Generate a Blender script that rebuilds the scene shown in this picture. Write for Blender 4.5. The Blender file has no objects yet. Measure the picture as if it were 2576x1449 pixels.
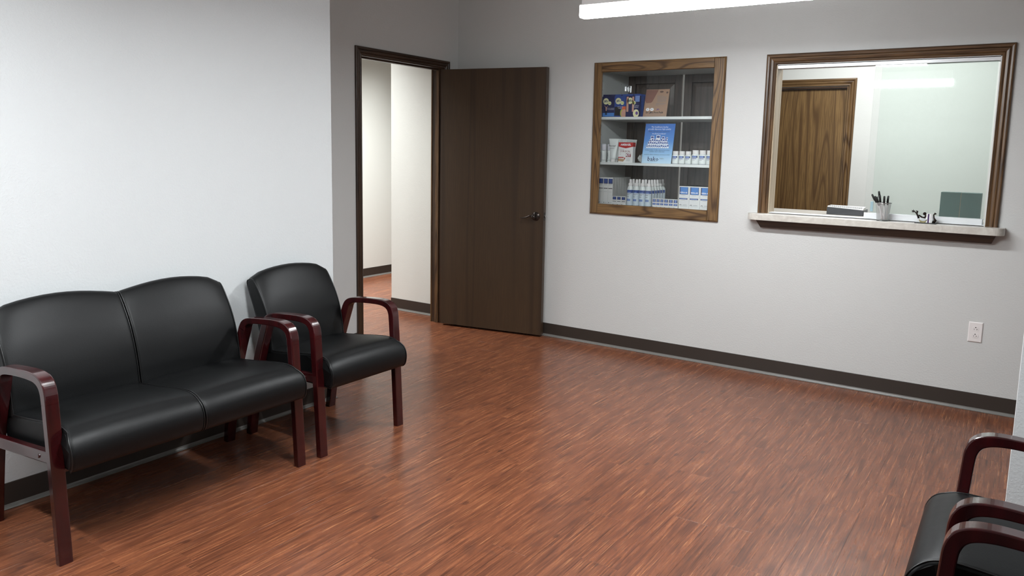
import bpy, bmesh, math, random
from mathutils import Vector, Matrix
random.seed(7)
sc = bpy.context.scene
COL = sc.collection
V = Vector

# ------------------------------------------------------------------ camera
cam_d = bpy.data.cameras.new('camera')
cam = bpy.data.objects.new('camera', cam_d)
COL.objects.link(cam)
yaw, pitch, roll = 0.5722802, 0.1342408, 0.02284333
fw = V((-math.sin(yaw)*math.cos(pitch), math.cos(yaw)*math.cos(pitch), -math.sin(pitch)))
rt = V((math.cos(yaw), math.sin(yaw), 0)); up = rt.cross(fw)
r2 = math.cos(roll)*rt + math.sin(roll)*up
u2 = -math.sin(roll)*rt + math.cos(roll)*up
mw = Matrix((r2, u2, -fw)).transposed().to_4x4()
mw.translation = V((3.92628, -4.922203, 1.41115))
cam.matrix_world = mw
cam_d.sensor_fit = 'HORIZONTAL'; cam_d.sensor_width = 36
cam_d.lens = 1913.0323/2576*36
cam_d.shift_x = -51.6766/2576
cam_d.shift_y = -83.2532/2576
cam_d.clip_start = 0.05
sc.camera = cam

# ------------------------------------------------------------------ world, exposure
w = bpy.data.worlds.new('world'); sc.world = w; w.use_nodes = True
w.node_tree.nodes['Background'].inputs[0].default_value = (0.6, 0.7, 0.8, 1)
w.node_tree.nodes['Background'].inputs[1].default_value = 0.3
sc.view_settings.view_transform = 'Standard'
sc.view_settings.look = 'None'
sc.view_settings.gamma = 1
sc.view_settings.use_curve_mapping = False
sc.view_settings.exposure = 0.0

LENS_BOTTOM, LENS_SIDE = 185.0, 27.0
HALL_W, OFFICE_W = 52.0, 52.0
COOL = (0.935, 0.975, 0.995)

def area(name, loc, sx, sy, power, color=(1, 1, 1), spread=180):
    l = bpy.data.lights.new(name, 'AREA'); l.shape = 'RECTANGLE'; l.size = sx; l.size_y = sy
    l.energy = power; l.color = color; l.spread = math.radians(spread)
    o = bpy.data.objects.new(name, l); COL.objects.link(o); o.location = loc
    return o
area('hall_ceiling_lamp', (-1.15, -0.95, 2.70), 0.6, 1.2, HALL_W*1.1, (0.97, 0.99, 0.98), 120)
area('hall_passage_lamp', (-1.42, 0.75, 2.70), 0.6, 1.2, HALL_W*0.75, (0.97, 0.99, 0.98), 90)
area('office_ceiling_lamp', (3.0, 1.15, 2.70), 1.2, 0.6, OFFICE_W, (0.95, 0.985, 1.0))

# ------------------------------------------------------------------ node helpers
def lin(c):
    f = lambda v: (v/255/12.92 if v/255 <= 0.04045 else ((v/255+0.055)/1.055)**2.4)
    return (f(c[0]), f(c[1]), f(c[2]), 1)
class NT:
    def __init__(s, name):
        s.m = bpy.data.materials.new(name); s.m.use_nodes = True
        s.t = s.m.node_tree; s.b = s.t.nodes['Principled BSDF']; s.out = s.t.nodes['Material Output']
    def n(s, typ, **kw):
        nd = s.t.nodes.new(typ)
        for k, v in kw.items(): setattr(nd, k, v)
        return nd
    def l(s, a, b): s.t.links.new(a, b)
    def coords(s, kind='Object', scale=(1, 1, 1), rand=0.0):
        tc = s.n('ShaderNodeTexCoord'); o = tc.outputs[kind]
        if rand:
            oi = s.n('ShaderNodeObjectInfo'); mu = s.n('ShaderNodeVectorMath', operation='MULTIPLY')
            s.l(oi.outputs['Random'], mu.inputs[0]); mu.inputs[1].default_value = (rand, rand*1.7, rand*0.6)
            ad = s.n('ShaderNodeVectorMath', operation='ADD'); s.l(o, ad.inputs[0]); s.l(mu.outputs[0], ad.inputs[1]); o = ad.outputs[0]
        sm = s.n('ShaderNodeVectorMath', operation='MULTIPLY'); s.l(o, sm.inputs[0]); sm.inputs[1].default_value = scale
        return sm.outputs[0]
    def noise(s, vec, scale=1, detail=2, rough=0.5, dist=0):
        nd = s.n('ShaderNodeTexNoise'); s.l(vec, nd.inputs['Vector'])
        nd.inputs['Scale'].default_value = scale; nd.inputs['Detail'].default_value = detail
        nd.inputs['Roughness'].default_value = rough; nd.inputs['Distortion'].default_value = dist
        return nd.outputs['Fac']
    def ramp(s, fac, stops, interp='LINEAR'):
        nd = s.n('ShaderNodeValToRGB'); s.l(fac, nd.inputs[0]); cr = nd.color_ramp; cr.interpolation = interp
        while len(cr.elements) < len(stops): cr.elements.new(0.5)
        for e, (p, c) in zip(cr.elements, stops): e.position = p; e.color = c
        return nd.outputs[0]
    def math(s, op, a, b=None, c=None):
        nd = s.n('ShaderNodeMath', operation=op)
        for i, v in enumerate((a, b, c)):
            if v is None: continue
            if isinstance(v, (int, float)): nd.inputs[i].default_value = v
            else: s.l(v, nd.inputs[i])
        return nd.outputs[0]
    def mix(s, fac, a, b, blend='MIX'):
        nd = s.n('ShaderNodeMix', data_type='RGBA', blend_type=blend)
        for i, v in ((0, fac), (6, a), (7, b)):
            if isinstance(v, (int, float)): nd.inputs[i].default_value = v
            elif isinstance(v, tuple): nd.inputs[i].default_value = v
            else: s.l(v, nd.inputs[i])
        return nd.outputs[2]
    def bump(s, h, strength, dist=0.001):
        nd = s.n('ShaderNodeBump'); nd.inputs['Strength'].default_value = strength; nd.inputs['Distance'].default_value = dist
        s.l(h, nd.inputs['Height']); s.l(nd.outputs[0], s.b.inputs['Normal'])
    def set(s, col=None, rough=None, metal=None, spec=None, coat=None):
        if col is not None: s.b.inputs['Base Color'].default_value = col
        if rough is not None: s.b.inputs['Roughness'].default_value = rough
        if metal is not None: s.b.inputs['Metallic'].default_value = metal
        if spec is not None: s.b.inputs['Specular IOR Level'].default_value = spec
        if coat is not None: s.b.inputs['Coat Weight'].default_value = coat
        return s

def plain(name, rgb, rough=0.5, metal=0, spec=0.5, coat=0, mottled=0.06):
    t = NT(name); t.set(lin(rgb), rough, metal, spec, coat)
    if mottled:
        f = t.noise(t.coords(scale=(1, 1, 1)), 14, 3)
        c = lin(rgb); d = tuple(x*(1-mottled) for x in c[:3])+(1,)
        t.l(t.mix(f, d, c), t.b.inputs['Base Color'])
    return t.m

def paint(name, rgb, peel=0.35):
    t = NT(name); t.set(lin(rgb), 0.55, 0, 0.35)
    f = t.noise(t.coords(scale=(1, 1, 1)), 0.8, 2)
    c = lin(rgb); d = tuple(x*0.96 for x in c[:3])+(1,)
    t.l(t.mix(f, d, c), t.b.inputs['Base Color'])
    h = t.noise(t.coords(scale=(1, 1, 1)), 110, 2, 0.6)
    h2 = t.ramp(h, [(0.42, (0, 0, 0, 1)), (0.75, (1, 1, 1, 1))])
    t.bump(h2, peel, 0.003)
    return t.m

def oak(name, axis, light, dark, contour=9.0, ring=2.2, fine=0.5, rough=0.4, across=7.0, along=1.1, coat=0.15):
    """oak: contour lines of a stretched noise give the cathedral grain, fine pores along it"""
    t = NT(name); t.set(None, rough, 0, 0.4, coat); t.b.inputs['Coat Roughness'].default_value = 0.25
    sc1 = [across]*3; sc1['xyz'.index(axis)] = along
    n1 = t.noise(t.coords(scale=tuple(sc1), rand=9.0), 1.0, 1.0, 0.4, 0.15)
    ph = t.math('MULTIPLY', n1, contour*ring*6.28)
    sn = t.math('SINE', ph)
    sn = t.math('MULTIPLY_ADD', sn, 0.5, 0.5)
    rings = t.math('POWER', sn, 3.0)
    sc2 = [160.0]*3; sc2['xyz'.index(axis)] = 5.0
    n2 = t.noise(t.coords(scale=tuple(sc2), rand=9.0), 1.0, 2.0, 0.6)
    pores = t.ramp(n2, [(0.40, (1, 1, 1, 1)), (0.60, (0, 0, 0, 1))])
    f = t.math('MAXIMUM', t.math('MULTIPLY', rings, 0.85), t.math('MULTIPLY', pores, fine))
    sc3 = [4.0]*3; sc3['xyz'.index(axis)] = 0.7
    n3 = t.noise(t.coords(scale=tuple(sc3), rand=5.0), 1.0, 2.0, 0.5)
    base = t.mix(n3, tuple(x*0.8 for x in lin(light)[:3])+(1,), tuple(min(1, x*1.2) for x in lin(light)[:3])+(1,))
    t.l(t.mix(f, base, lin(dark)), t.b.inputs['Base Color'])
    t.bump(t.math('SUBTRACT', 1.0, f), 0.15, 0.0006)
    return t.m

def floor_mat():
    t = NT('reddish wood grain vinyl'); t.set(None, 0.3, 0, 0.5)
    a = t.noise(t.coords(scale=(125, 4.2, 1), rand=23), 1, 5, 0.66, 0.3)
    b = t.noise(t.coords(scale=(36, 3.2, 1), rand=31), 1, 4, 0.62, 0.6)
    c = t.noise(t.coords(scale=(10, 5.0, 1), rand=17), 1, 4, 0.65, 1.2)
    f = t.math('ADD', t.math('MULTIPLY', a, 0.50), t.math('ADD', t.math('MULTIPLY', b, 0.30), t.math('MULTIPLY', c, 0.20)))
    col = t.ramp(f, [(0.28, lin((62, 38, 29))), (0.41, lin((94, 58, 44))), (0.50, lin((116, 73, 55))),
                     (0.59, lin((134, 86, 64))), (0.72, lin((164, 112, 82)))])
    patch = t.noise(t.coords(scale=(9, 5.0, 1), rand=41), 1, 4, 0.65, 1.5)
    pk = t.ramp(patch, [(0.56, (0, 0, 0, 1)), (0.72, (1, 1, 1, 1))])
    col = t.mix(t.math('MULTIPLY', pk, 0.40), col, lin((66, 46, 41)))
    # sharp thin streaks, dark and light
    s1 = t.noise(t.coords(scale=(230, 5.5, 1), rand=11), 1, 2, 0.55)
    dk = t.ramp(s1, [(0.33, (1, 1, 1, 1)), (0.42, (0, 0, 0, 1))])
    lt = t.ramp(s1, [(0.62, (0, 0, 0, 1)), (0.72, (1, 1, 1, 1))])
    col = t.mix(t.math('MULTIPLY', dk, 0.62), col, lin((50, 28, 21)))
    col = t.mix(t.math('MULTIPLY', lt, 0.55), col, lin((190, 136, 100)))
    s2 = t.noise(t.coords(scale=(150, 1.6, 1), rand=19), 1, 2, 0.5)
    ln = t.ramp(s2, [(0.33, (1, 1, 1, 1)), (0.38, (0, 0, 0, 1))])
    col = t.mix(t.math('MULTIPLY', ln, 0.35), col, lin((62, 38, 30)))
    # small knots
    vo = t.n('ShaderNodeTexVoronoi'); t.l(t.coords(scale=(7.5, 4.2, 1), rand=37), vo.inputs['Vector']); vo.inputs['Scale'].default_value = 1.0
    kn = t.ramp(vo.outputs['Distance'], [(0.055, (1, 1, 1, 1)), (0.10, (0, 0, 0, 1))])
    col = t.mix(t.math('MULTIPLY', kn, 0.6), col, lin((58, 36, 30)))
    oi = t.n('ShaderNodeObjectInfo')
    tone = t.math('MULTIPLY_ADD', oi.outputs['Random'], 0.10, 0.88)
    hs = t.n('ShaderNodeHueSaturation'); t.l(col, hs.inputs['Color']); t.l(tone, hs.inputs['Value'])
    hs.inputs['Saturation'].default_value = 1.08
    t.l(hs.outputs[0], t.b.inputs['Base Color'])
    t.l(t.math('MULTIPLY_ADD', f, -0.12, 0.34), t.b.inputs['Roughness'])
    t.bump(t.math('ADD', f, t.math('MULTIPLY', s1, 0.4)), 0.22, 0.0012)
    return t.m

def emit(name, rgb, strength):
    t = NT(name); e = t.n('ShaderNodeEmission'); e.inputs[0].default_value = rgb+(1,); e.inputs[1].default_value = strength
    t.l(e.outputs[0], t.out.inputs[0]); return t.m

def thin_glass(name, tint=(1, 1, 1), refl=1.0):
    t = NT(name); tr = t.n('ShaderNodeBsdfTransparent'); tr.inputs[0].default_value = tint+(1,)
    gl = t.n('ShaderNodeBsdfGlossy'); gl.inputs['Roughness'].default_value = 0.0
    fr = t.n('ShaderNodeFresnel'); fr.inputs[0].default_value = 1.5
    mx = t.n('ShaderNodeMixShader'); t.l(t.math('MULTIPLY', fr.outputs[0], refl), mx.inputs[0])
    t.l(tr.outputs[0], mx.inputs[1]); t.l(gl.outputs[0], mx.inputs[2]); t.l(mx.outputs[0], t.out.inputs[0]); return t.m

def frosted(name, tint, rough):
    t = NT(name)
    rf = t.n('ShaderNodeBsdfRefraction'); rf.inputs['Color'].default_value = tint+(1,); rf.inputs['Roughness'].default_value = rough; rf.inputs['IOR'].default_value = 1.3
    df = t.n('ShaderNodeBsdfTranslucent'); df.inputs[0].default_value = tint+(1,)
    d2 = t.n('ShaderNodeBsdfDiffuse'); d2.inputs[0].default_value = (0.8, 0.87, 0.84, 1)
    gl = t.n('ShaderNodeBsdfGlossy'); gl.inputs['Roughness'].default_value = 0.01
    fr = t.n('ShaderNodeFresnel'); fr.inputs[0].default_value = 1.5
    m0 = t.n('ShaderNodeMixShader'); m0.inputs[0].default_value = 0.02; t.l(rf.outputs[0], m0.inputs[1]); t.l(df.outputs[0], m0.inputs[2])
    m1 = t.n('ShaderNodeMixShader'); m1.inputs[0].default_value = 0.045; t.l(m0.outputs[0], m1.inputs[1]); t.l(d2.outputs[0], m1.inputs[2])
    mx = t.n('ShaderNodeMixShader'); t.l(fr.outputs[0], mx.inputs[0]); t.l(m1.outputs[0], mx.inputs[1]); t.l(gl.outputs[0], mx.inputs[2])
    t.l(mx.outputs[0], t.out.inputs[0]); return t.m

def wire_mesh_mat():
    t = NT('fine wire mesh'); t.set(lin((200, 202, 202)), 0.35, 0.6)
    tr = t.n('ShaderNodeBsdfTransparent')
    tc = t.n('ShaderNodeTexCoord'); sp = t.n('ShaderNodeSeparateXYZ'); t.l(tc.outputs['Object'], sp.inputs[0])
    an = t.math('ARCTAN2', sp.outputs[1], sp.outputs[0])
    ga = t.math('FRACT', t.math('MULTIPLY', an, 18.0))
    gz = t.math('FRACT', t.math('MULTIPLY', sp.outputs[2], 420.0))
    hole = t.math('MULTIPLY', t.math('GREATER_THAN', ga, 0.26), t.math('GREATER_THAN', gz, 0.26))
    mx = t.n('ShaderNodeMixShader'); t.l(hole, mx.inputs[0]); t.l(t.b.outputs[0], mx.inputs[1]); t.l(tr.outputs[0], mx.inputs[2])
    t.l(mx.outputs[0], t.out.inputs[0]); return t.m

M = {}
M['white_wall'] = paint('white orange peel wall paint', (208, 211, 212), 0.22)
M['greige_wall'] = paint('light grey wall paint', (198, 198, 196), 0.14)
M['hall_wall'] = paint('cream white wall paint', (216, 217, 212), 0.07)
M['ceiling'] = paint('white ceiling paint', (192, 192, 190), 0.3)
M['rear_wall'] = paint('rear wall grey to cut fill', (140, 140, 138), 0.3)  # unseen wall, its grey chosen to reduce bounced fill light
M['floor'] = floor_mat()
M['base'] = plain('dark brown rubber cove base', (52, 45, 40), 0.42, spec=0.5)
M['base_toe'] = plain('cove base toe with painted sheen', (112, 110, 106), 0.25, spec=0.7)  # pale grey paints the toe's gloss highlight into the colour
for ax in 'xyz':
    M['oak_'+ax] = oak('stained oak moulding '+ax, ax, (104, 77, 50), (46, 31, 21), 6.0, 1.0, 0.7, 0.35, across=14, along=0.8)
    M['dark_oak_'+ax] = oak('dark stained oak '+ax, ax, (66, 47, 33), (36, 24, 17), 5.0, 1.0, 0.4, 0.35, across=14, along=0.8)
    M['frame_'+ax] = oak('cathedral grain oak '+ax, ax, (122, 94, 60), (56, 37, 23), 10.0, 1.0, 0.5, 0.38, across=9, along=1.0)
M['leaf'] = oak('dark door veneer', 'z', (64, 48, 33), (50, 37, 26), 3.0, 1.0, 0.45, 0.42, across=10, along=0.3, coat=0.1)
M['office_door'] = oak('oak door veneer', 'z', (126, 98, 60), (76, 53, 30), 9.0, 1.0, 0.6, 0.4, across=7.5, along=0.5)
M['back_door'] = oak('grey brown cupboard oak', 'z', (84, 72, 64), (52, 43, 38), 5.0, 1.0, 0.5, 0.45, across=12, along=0.6)
M['jamb_lit'] = oak('oak jamb with lit tone', 'z', (190, 172, 146), (160, 140, 112), 4.0, 1.0, 0.3, 0.4, across=14, along=0.6)  # light falling on the jamb is painted into the oak colour
M['white'] = plain('white melamine', (224, 226, 224), 0.4)
M['white_plastic'] = plain('white plastic', (232, 228, 226), 0.3, spec=0.5)
M['almond'] = plain('white outlet plastic', (226, 220, 218), 0.35)
M['track'] = plain('white aluminium track', (228, 230, 232), 0.3, 0.1)
M['stone'] = plain('pale marbled countertop', (206, 200, 190), 0.3, spec=0.5)
_t = NT('pale marbled laminate'); _t.set(None, 0.3, 0, 0.5)
_f = _t.noise(_t.coords(), 18, 5, 0.6, 1.0)
_t.l(_t.ramp(_f, [(0.35, lin((184, 178, 170))), (0.5, lin((194, 189, 181))), (0.65, lin((204, 200, 192)))]), _t.b.inputs['Base Color'])
M['stone'] = _t.m
_t = NT('black leather'); _t.set(lin((8, 9, 10)), 0.44, 0, 0.26)
_h = _t.noise(_t.coords(), 240, 3, 0.6); _h2 = _t.noise(_t.coords(), 9, 2, 0.5)
_t.bump(_t.math('ADD', _t.math('MULTIPLY', _h, 0.25), _h2), 0.25, 0.004)
M['leather'] = _t.m
M['leather_side'] = plain('black leather side panel', (20, 21, 22), 0.45, spec=0.4)
M['piping'] = plain('black piping', (14, 14, 15), 0.35)
_t = NT('glossy mahogany'); _t.set(None, 0.2, 0, 0.5, 0.6); _t.b.inputs['Coat Roughness'].default_value = 0.08
_f = _t.noise(_t.coords(scale=(30, 30, 4)), 1, 3, 0.6)
_t.l(_t.ramp(_f, [(0.3, lin((32, 7, 9))), (0.7, lin((58, 12, 15)))]), _t.b.inputs['Base Color'])
M['mahogany'] = _t.m
M['bronze'] = plain('oil rubbed bronze', (66, 60, 57), 0.22, 0.85)
M['steel'] = plain('bright steel', (190, 190, 190), 0.2, 1.0)
M['black'] = plain('black plastic', (18, 18, 19), 0.4)
M['charcoal'] = plain('charcoal plastic', (38, 40, 44), 0.5)
M['dark_hole'] = plain('dark slot', (12, 11, 10), 0.6)
M['glass'] = thin_glass('clear cabinet glass', (0.97, 0.98, 0.98), 1.0)
M['clear'] = thin_glass('clear plastic', (0.86, 0.86, 0.87), 1.2)
M['frosted'] = frosted('greenish frosted glass', (0.992, 1.0, 0.996), 0.085)
M['green_glass'] = thin_glass('clear greenish glass', (0.962, 0.995, 0.98), 0.6)
M['lens_b'] = emit('glowing lamp diffuser underside', COOL, LENS_BOTTOM)
M['lens_s'] = emit('glowing lamp diffuser sides', COOL, LENS_SIDE)
M['mesh'] = wire_mesh_mat()
M['paper'] = plain('white carton', (232, 232, 230), 0.55, mottled=0.02)
M['paper_side'] = plain('grey white carton side', (205, 205, 206), 0.55, mottled=0.02)
M['bottle'] = plain('white bottle plastic', (228, 232, 230), 0.28, spec=0.5, mottled=0.02)
M['blue'] = plain('blue print', (48, 78, 150), 0.4, mottled=0.15)
M['light_blue'] = plain('pale blue print', (120, 146, 204), 0.4, mottled=0.1)
M['mid_blue'] = plain('sky blue print', (76, 134, 206), 0.4, mottled=0.05)
M['navy'] = plain('navy print', (28, 34, 84), 0.4, mottled=0.2)
M['ink'] = plain('black ink', (24, 24, 28), 0.5, mottled=0)
M['grey_ink'] = plain('grey ink', (120, 122, 128), 0.5, mottled=0)
M['navy_ink'] = plain('navy ink', (30, 42, 92), 0.5, mottled=0)
M['white_ink'] = plain('white ink', (240, 240, 242), 0.5, mottled=0)
M['red'] = plain('red print', (182, 36, 34), 0.4, mottled=0.05)
M['dark_red'] = plain('dark red print', (130, 22, 24), 0.4, mottled=0.05)
M['tan'] = plain('tan print', (186, 154, 120), 0.5)
M['skin'] = plain('skin tone print', (206, 158, 138), 0.5)
M['cream'] = plain('cream print', (232, 228, 180), 0.5, mottled=0.05)
M['lime'] = plain('lime print', (176, 188, 66), 0.5, mottled=0.05)
M['purple'] = plain('purple print', (104, 76, 140), 0.5)
M['orange'] = plain('orange print', (216, 100, 60), 0.5)
M['flyer_tan'] = plain('tan flyer paper', (170, 136, 112), 0.45, mottled=0.08)
_t = NT('blue gradient flyer paper'); _t.set(None, 0.35)
_tc = _t.n('ShaderNodeTexCoord'); _sp = _t.n('ShaderNodeSeparateXYZ'); _t.l(_tc.outputs['Object'], _sp.inputs[0])
_t.l(_t.ramp(_t.math('MULTIPLY', _sp.outputs[2], 1/0.27), [(0.0, lin((196, 222, 238))), (0.25, lin((150, 194, 230))), (0.6, lin((76, 136, 208))), (1.0, lin((52, 110, 190)))]), _t.b.inputs['Base Color'])
M['flyer_blue'] = _t.m
M['brass'] = plain('aged brass', (168, 158, 112), 0.35, 0.7)

# ------------------------------------------------------------------ mesh helpers
def link(o, parent=None):
    COL.objects.link(o)
    if parent is not None: o.parent = parent
    return o
def mk(name, bm, mat, parent=None, smooth=False, bevel=0, seg=2, origin=None, recalc=True):
    if recalc: bmesh.ops.recalc_face_normals(bm, faces=bm.faces)
    if origin is not None: bmesh.ops.translate(bm, verts=bm.verts, vec=-V(origin))
    me = bpy.data.meshes.new(name); bm.to_mesh(me); bm.free()
    if isinstance(mat, (list, tuple)):
        for m_ in mat: me.materials.append(m_)
    elif mat: me.materials.append(mat)
    if smooth:
        for p in me.polygons: p.use_smooth = True
    o = bpy.data.objects.new(name, me); link(o, parent)
    if origin is not None: o.location = origin
    if bevel:
        md = o.modifiers.new('bevel', 'BEVEL'); md.width = bevel; md.segments = seg; md.limit_method = 'ANGLE'; md.angle_limit = math.radians(40)
        md.harden_normals = False
    return o
def tag(o, label, cat, group=None):
    o['label'] = label; o['category'] = cat
    if group: o['group'] = group
    return o
def struct(o, label=None):
    o['kind'] = 'structure'
    if label: o['label'] = label
    return o
def empty(name, loc=(0, 0, 0), rz=0):
    o = bpy.data.objects.new(name, None); COL.objects.link(o); o.location = loc; o.rotation_euler = (0, 0, rz); o.empty_display_size = 0.05
    return o
def box(bm, x0, x1, y0, y1, z0, z1):
    vs = [bm.verts.new((x, y, z)) for z in (z0, z1) for y in (y0, y1) for x in (x0, x1)]
    for f in ((0, 2, 3, 1), (4, 5, 7, 6), (0, 1, 5, 4), (2, 6, 7, 3), (0, 4, 6, 2), (1, 3, 7, 5)):
        bm.faces.new([vs[i] for i in f])
    return vs
def boxo(name, x0, x1, y0, y1, z0, z1, mat, parent=None, bevel=0, seg=2, origin=None):
    bm = bmesh.new(); box(bm, x0, x1, y0, y1, z0, z1)
    return mk(name, bm, mat, parent, bevel=bevel, seg=seg, origin=origin)
def loft(bm, rings, cap=True, closed=True):
    R = [[bm.verts.new(p) for p in r] for r in rings]
    n = len(R[0])
    for a, b in zip(R, R[1:]):
        for i in range(n if closed else n-1):
            j = (i+1) % n
            bm.faces.new((a[i], a[j], b[j], b[i]))
    if cap and closed:
        bm.faces.new(R[0][::-1]); bm.faces.new(R[-1])
    return R
def tube(bm, pts, r, n=10, cap=True):
    pts = [V(p) for p in pts]
    rr = r if isinstance(r, (list, tuple)) else [r]*len(pts)
    rings = []; prev = None
    for i, p in enumerate(pts):
        d = (pts[min(i+1, len(pts)-1)]-pts[max(i-1, 0)]).normalized()
        if prev is None:
            a = V((0, 0, 1)) if abs(d.z) < 0.9 else V((1, 0, 0))
            prev = d.cross(a).normalized()
        s_ = (prev - d*prev.dot(d)).normalized(); prev = s_; t_ = d.cross(s_)
        rings.append([p+rr[i]*(math.cos(k*2*math.pi/n)*s_+math.sin(k*2*math.pi/n)*t_) for k in range(n)])
    loft(bm, rings, cap)
def lathe(bm, prof, n=20, c=(0, 0), cap=True):
    loft(bm, [[(c[0]+r*math.cos(2*math.pi*k/n), c[1]+r*math.sin(2*math.pi*k/n), z) for k in range(n)] for r, z in prof], cap)
def poly(bm, pts):
    return bm.faces.new([bm.verts.new(p) for p in pts])
def quad_panel(u0, u1, v0, v1, holes):
    us = sorted({u0, u1, *[h[0] for h in holes], *[h[1] for h in holes]}); vs = sorted({v0, v1, *[h[2] for h in holes], *[h[3] for h in holes]})
    cells = set()
    for i in range(len(us)-1):
        for j in range(len(vs)-1):
            cu, cv = (us[i]+us[i+1])/2, (vs[j]+vs[j+1])/2
            if not any(h[0] < cu < h[1] and h[2] < cv < h[3] for h in holes): cells.add((i, j))
    return us, vs, cells
def wall(name, axis, pos, thick, u0, u1, mat, holes=(), z0=0, z1=2.74, label=None):
    """axis 'y': plane y=pos..pos+thick running along x; axis 'x': plane x=pos..pos+thick running along y"""
    us, vs, cells = quad_panel(u0, u1, z0, z1, holes)
    bm = bmesh.new()
    def P(u, d, v): return (u, d, v) if axis == 'y' else (d, u, v)
    def q(*p): poly(bm, p)
    a, b = pos, pos+thick
    for (i, j) in cells:
        p, r, s_, t_ = us[i], us[i+1], vs[j], vs[j+1]
        q(P(p, a, s_), P(r, a, s_), P(r, a, t_), P(p, a, t_)); q(P(p, b, s_), P(p, b, t_), P(r, b, t_), P(r, b, s_))
        if (i-1, j) not in cells: q(P(p, a, s_), P(p, a, t_), P(p, b, t_), P(p, b, s_))
        if (i+1, j) not in cells: q(P(r, a, s_), P(r, b, s_), P(r, b, t_), P(r, a, t_))
        if (i, j-1) not in cells: q(P(p, a, s_), P(p, b, s_), P(r, b, s_), P(r, a, s_))
        if (i, j+1) not in cells: q(P(p, a, t_), P(r, a, t_), P(r, b, t_), P(p, b, t_))
    bmesh.ops.remove_doubles(bm, verts=bm.verts, dist=1e-5)
    return struct(mk(name, bm, mat), label)

def text(name, s, size, mat, parent, loc, rot=(math.pi/2, 0, 0), depth=0.0002, shear=0, align='CENTER', sx=1.0, bold=0.0):
    cu = bpy.data.curves.new(name, 'FONT'); cu.body = s; cu.size = size; cu.extrude = depth; cu.resolution_u = 1
    cu.align_x = align; cu.align_y = 'CENTER'; cu.shear = shear; cu.offset = bold
    to = bpy.data.objects.new(name+'_curve', cu); COL.objects.link(to)
    dg = bpy.context.evaluated_depsgraph_get(); dg.update()
    me = bpy.data.meshes.new_from_object(to.evaluated_get(dg)); bpy.data.objects.remove(to); bpy.data.curves.remove(cu)
    me.name = name; me.materials.clear(); me.materials.append(mat)
    o = bpy.data.objects.new(name, me); link(o, parent); o.location = loc; o.rotation_euler = rot; o.scale = (sx, 1, 1)
    return o

# ------------------------------------------------------------------ the room shell
XL = 0.733          # bright left wall
YC = -2.010         # where the left wall ends and the room steps back
XR = 4.41           # right wall behind the chairs
XS, YS = 3.962, -2.2  # end of the stub wall on the right
ZC = 2.74
WIN = (2.545, 3.752, 1.040, 1.992)
CAB = (1.278, 2.192, 1.030, 2.015)
DOOR = (-1.0885, -0.1495, 0, 2.0625)
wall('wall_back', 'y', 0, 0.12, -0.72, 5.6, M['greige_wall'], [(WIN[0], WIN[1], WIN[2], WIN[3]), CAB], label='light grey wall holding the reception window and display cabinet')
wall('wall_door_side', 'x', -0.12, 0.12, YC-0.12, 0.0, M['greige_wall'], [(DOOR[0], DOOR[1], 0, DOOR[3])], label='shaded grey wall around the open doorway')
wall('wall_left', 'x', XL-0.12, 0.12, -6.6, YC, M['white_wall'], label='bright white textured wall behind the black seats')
wall('wall_left_return', 'y', YC-0.12, 0.12, 0.0, XL-0.12, M['greige_wall'])
wall('wall_right', 'x', XR, 0.12, -6.6, YS, M['white_wall'])
wall('wall_right_stub', 'y', YS, 0.12, XS, 5.6, M['white_wall'], label='end of the white wall at the right edge')
wall('wall_right_passage', 'x', 5.6, 0.12, YS, 2.27, M['greige_wall'])
wall('wall_rear', 'y', -6.72, 0.12, -2.3, 5.7, M['rear_wall'])
wall('wall_hall_far', 'x', -2.22, 0.12, -6.6, 3.3, M['hall_wall'], label='cream hall wall seen through the doorway')
wall('wall_hall_side', 'x', -0.72, 0.12, 0.12, 3.3, M['hall_wall'])
wall('wall_hall_end', 'y', 3.3, 0.12, -2.22, -0.6, M['hall_wall'])
bm = bmesh.new(); box(bm, -0.7205, -0.1205, -0.004, -0.0002, 0, 2.74); box(bm, -0.724, -0.7205, -0.004, 0.12, 0, 2.74)
struct(mk('wall_hall_corner', bm, M['hall_wall']), 'cream hall wall end seen through the doorway')
wall('wall_office_back', 'y', 2.15, 0.12, -0.6, 5.6, M['hall_wall'], [(1.655, 2.572, 0, 2.035)], label='white wall behind the reception window')
bm = bmesh.new(); box(bm, -2.3, 5.75, -6.75, 3.45, ZC, ZC+0.1)
struct(mk('ceiling', bm, M['ceiling']))
bm = bmesh.new(); box(bm, -2.3, 5.75, -6.75, 3.45, -0.1, -0.0028)
floor = struct(mk('floor', bm, M['floor']), 'reddish brown wood look plank floor')

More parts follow.
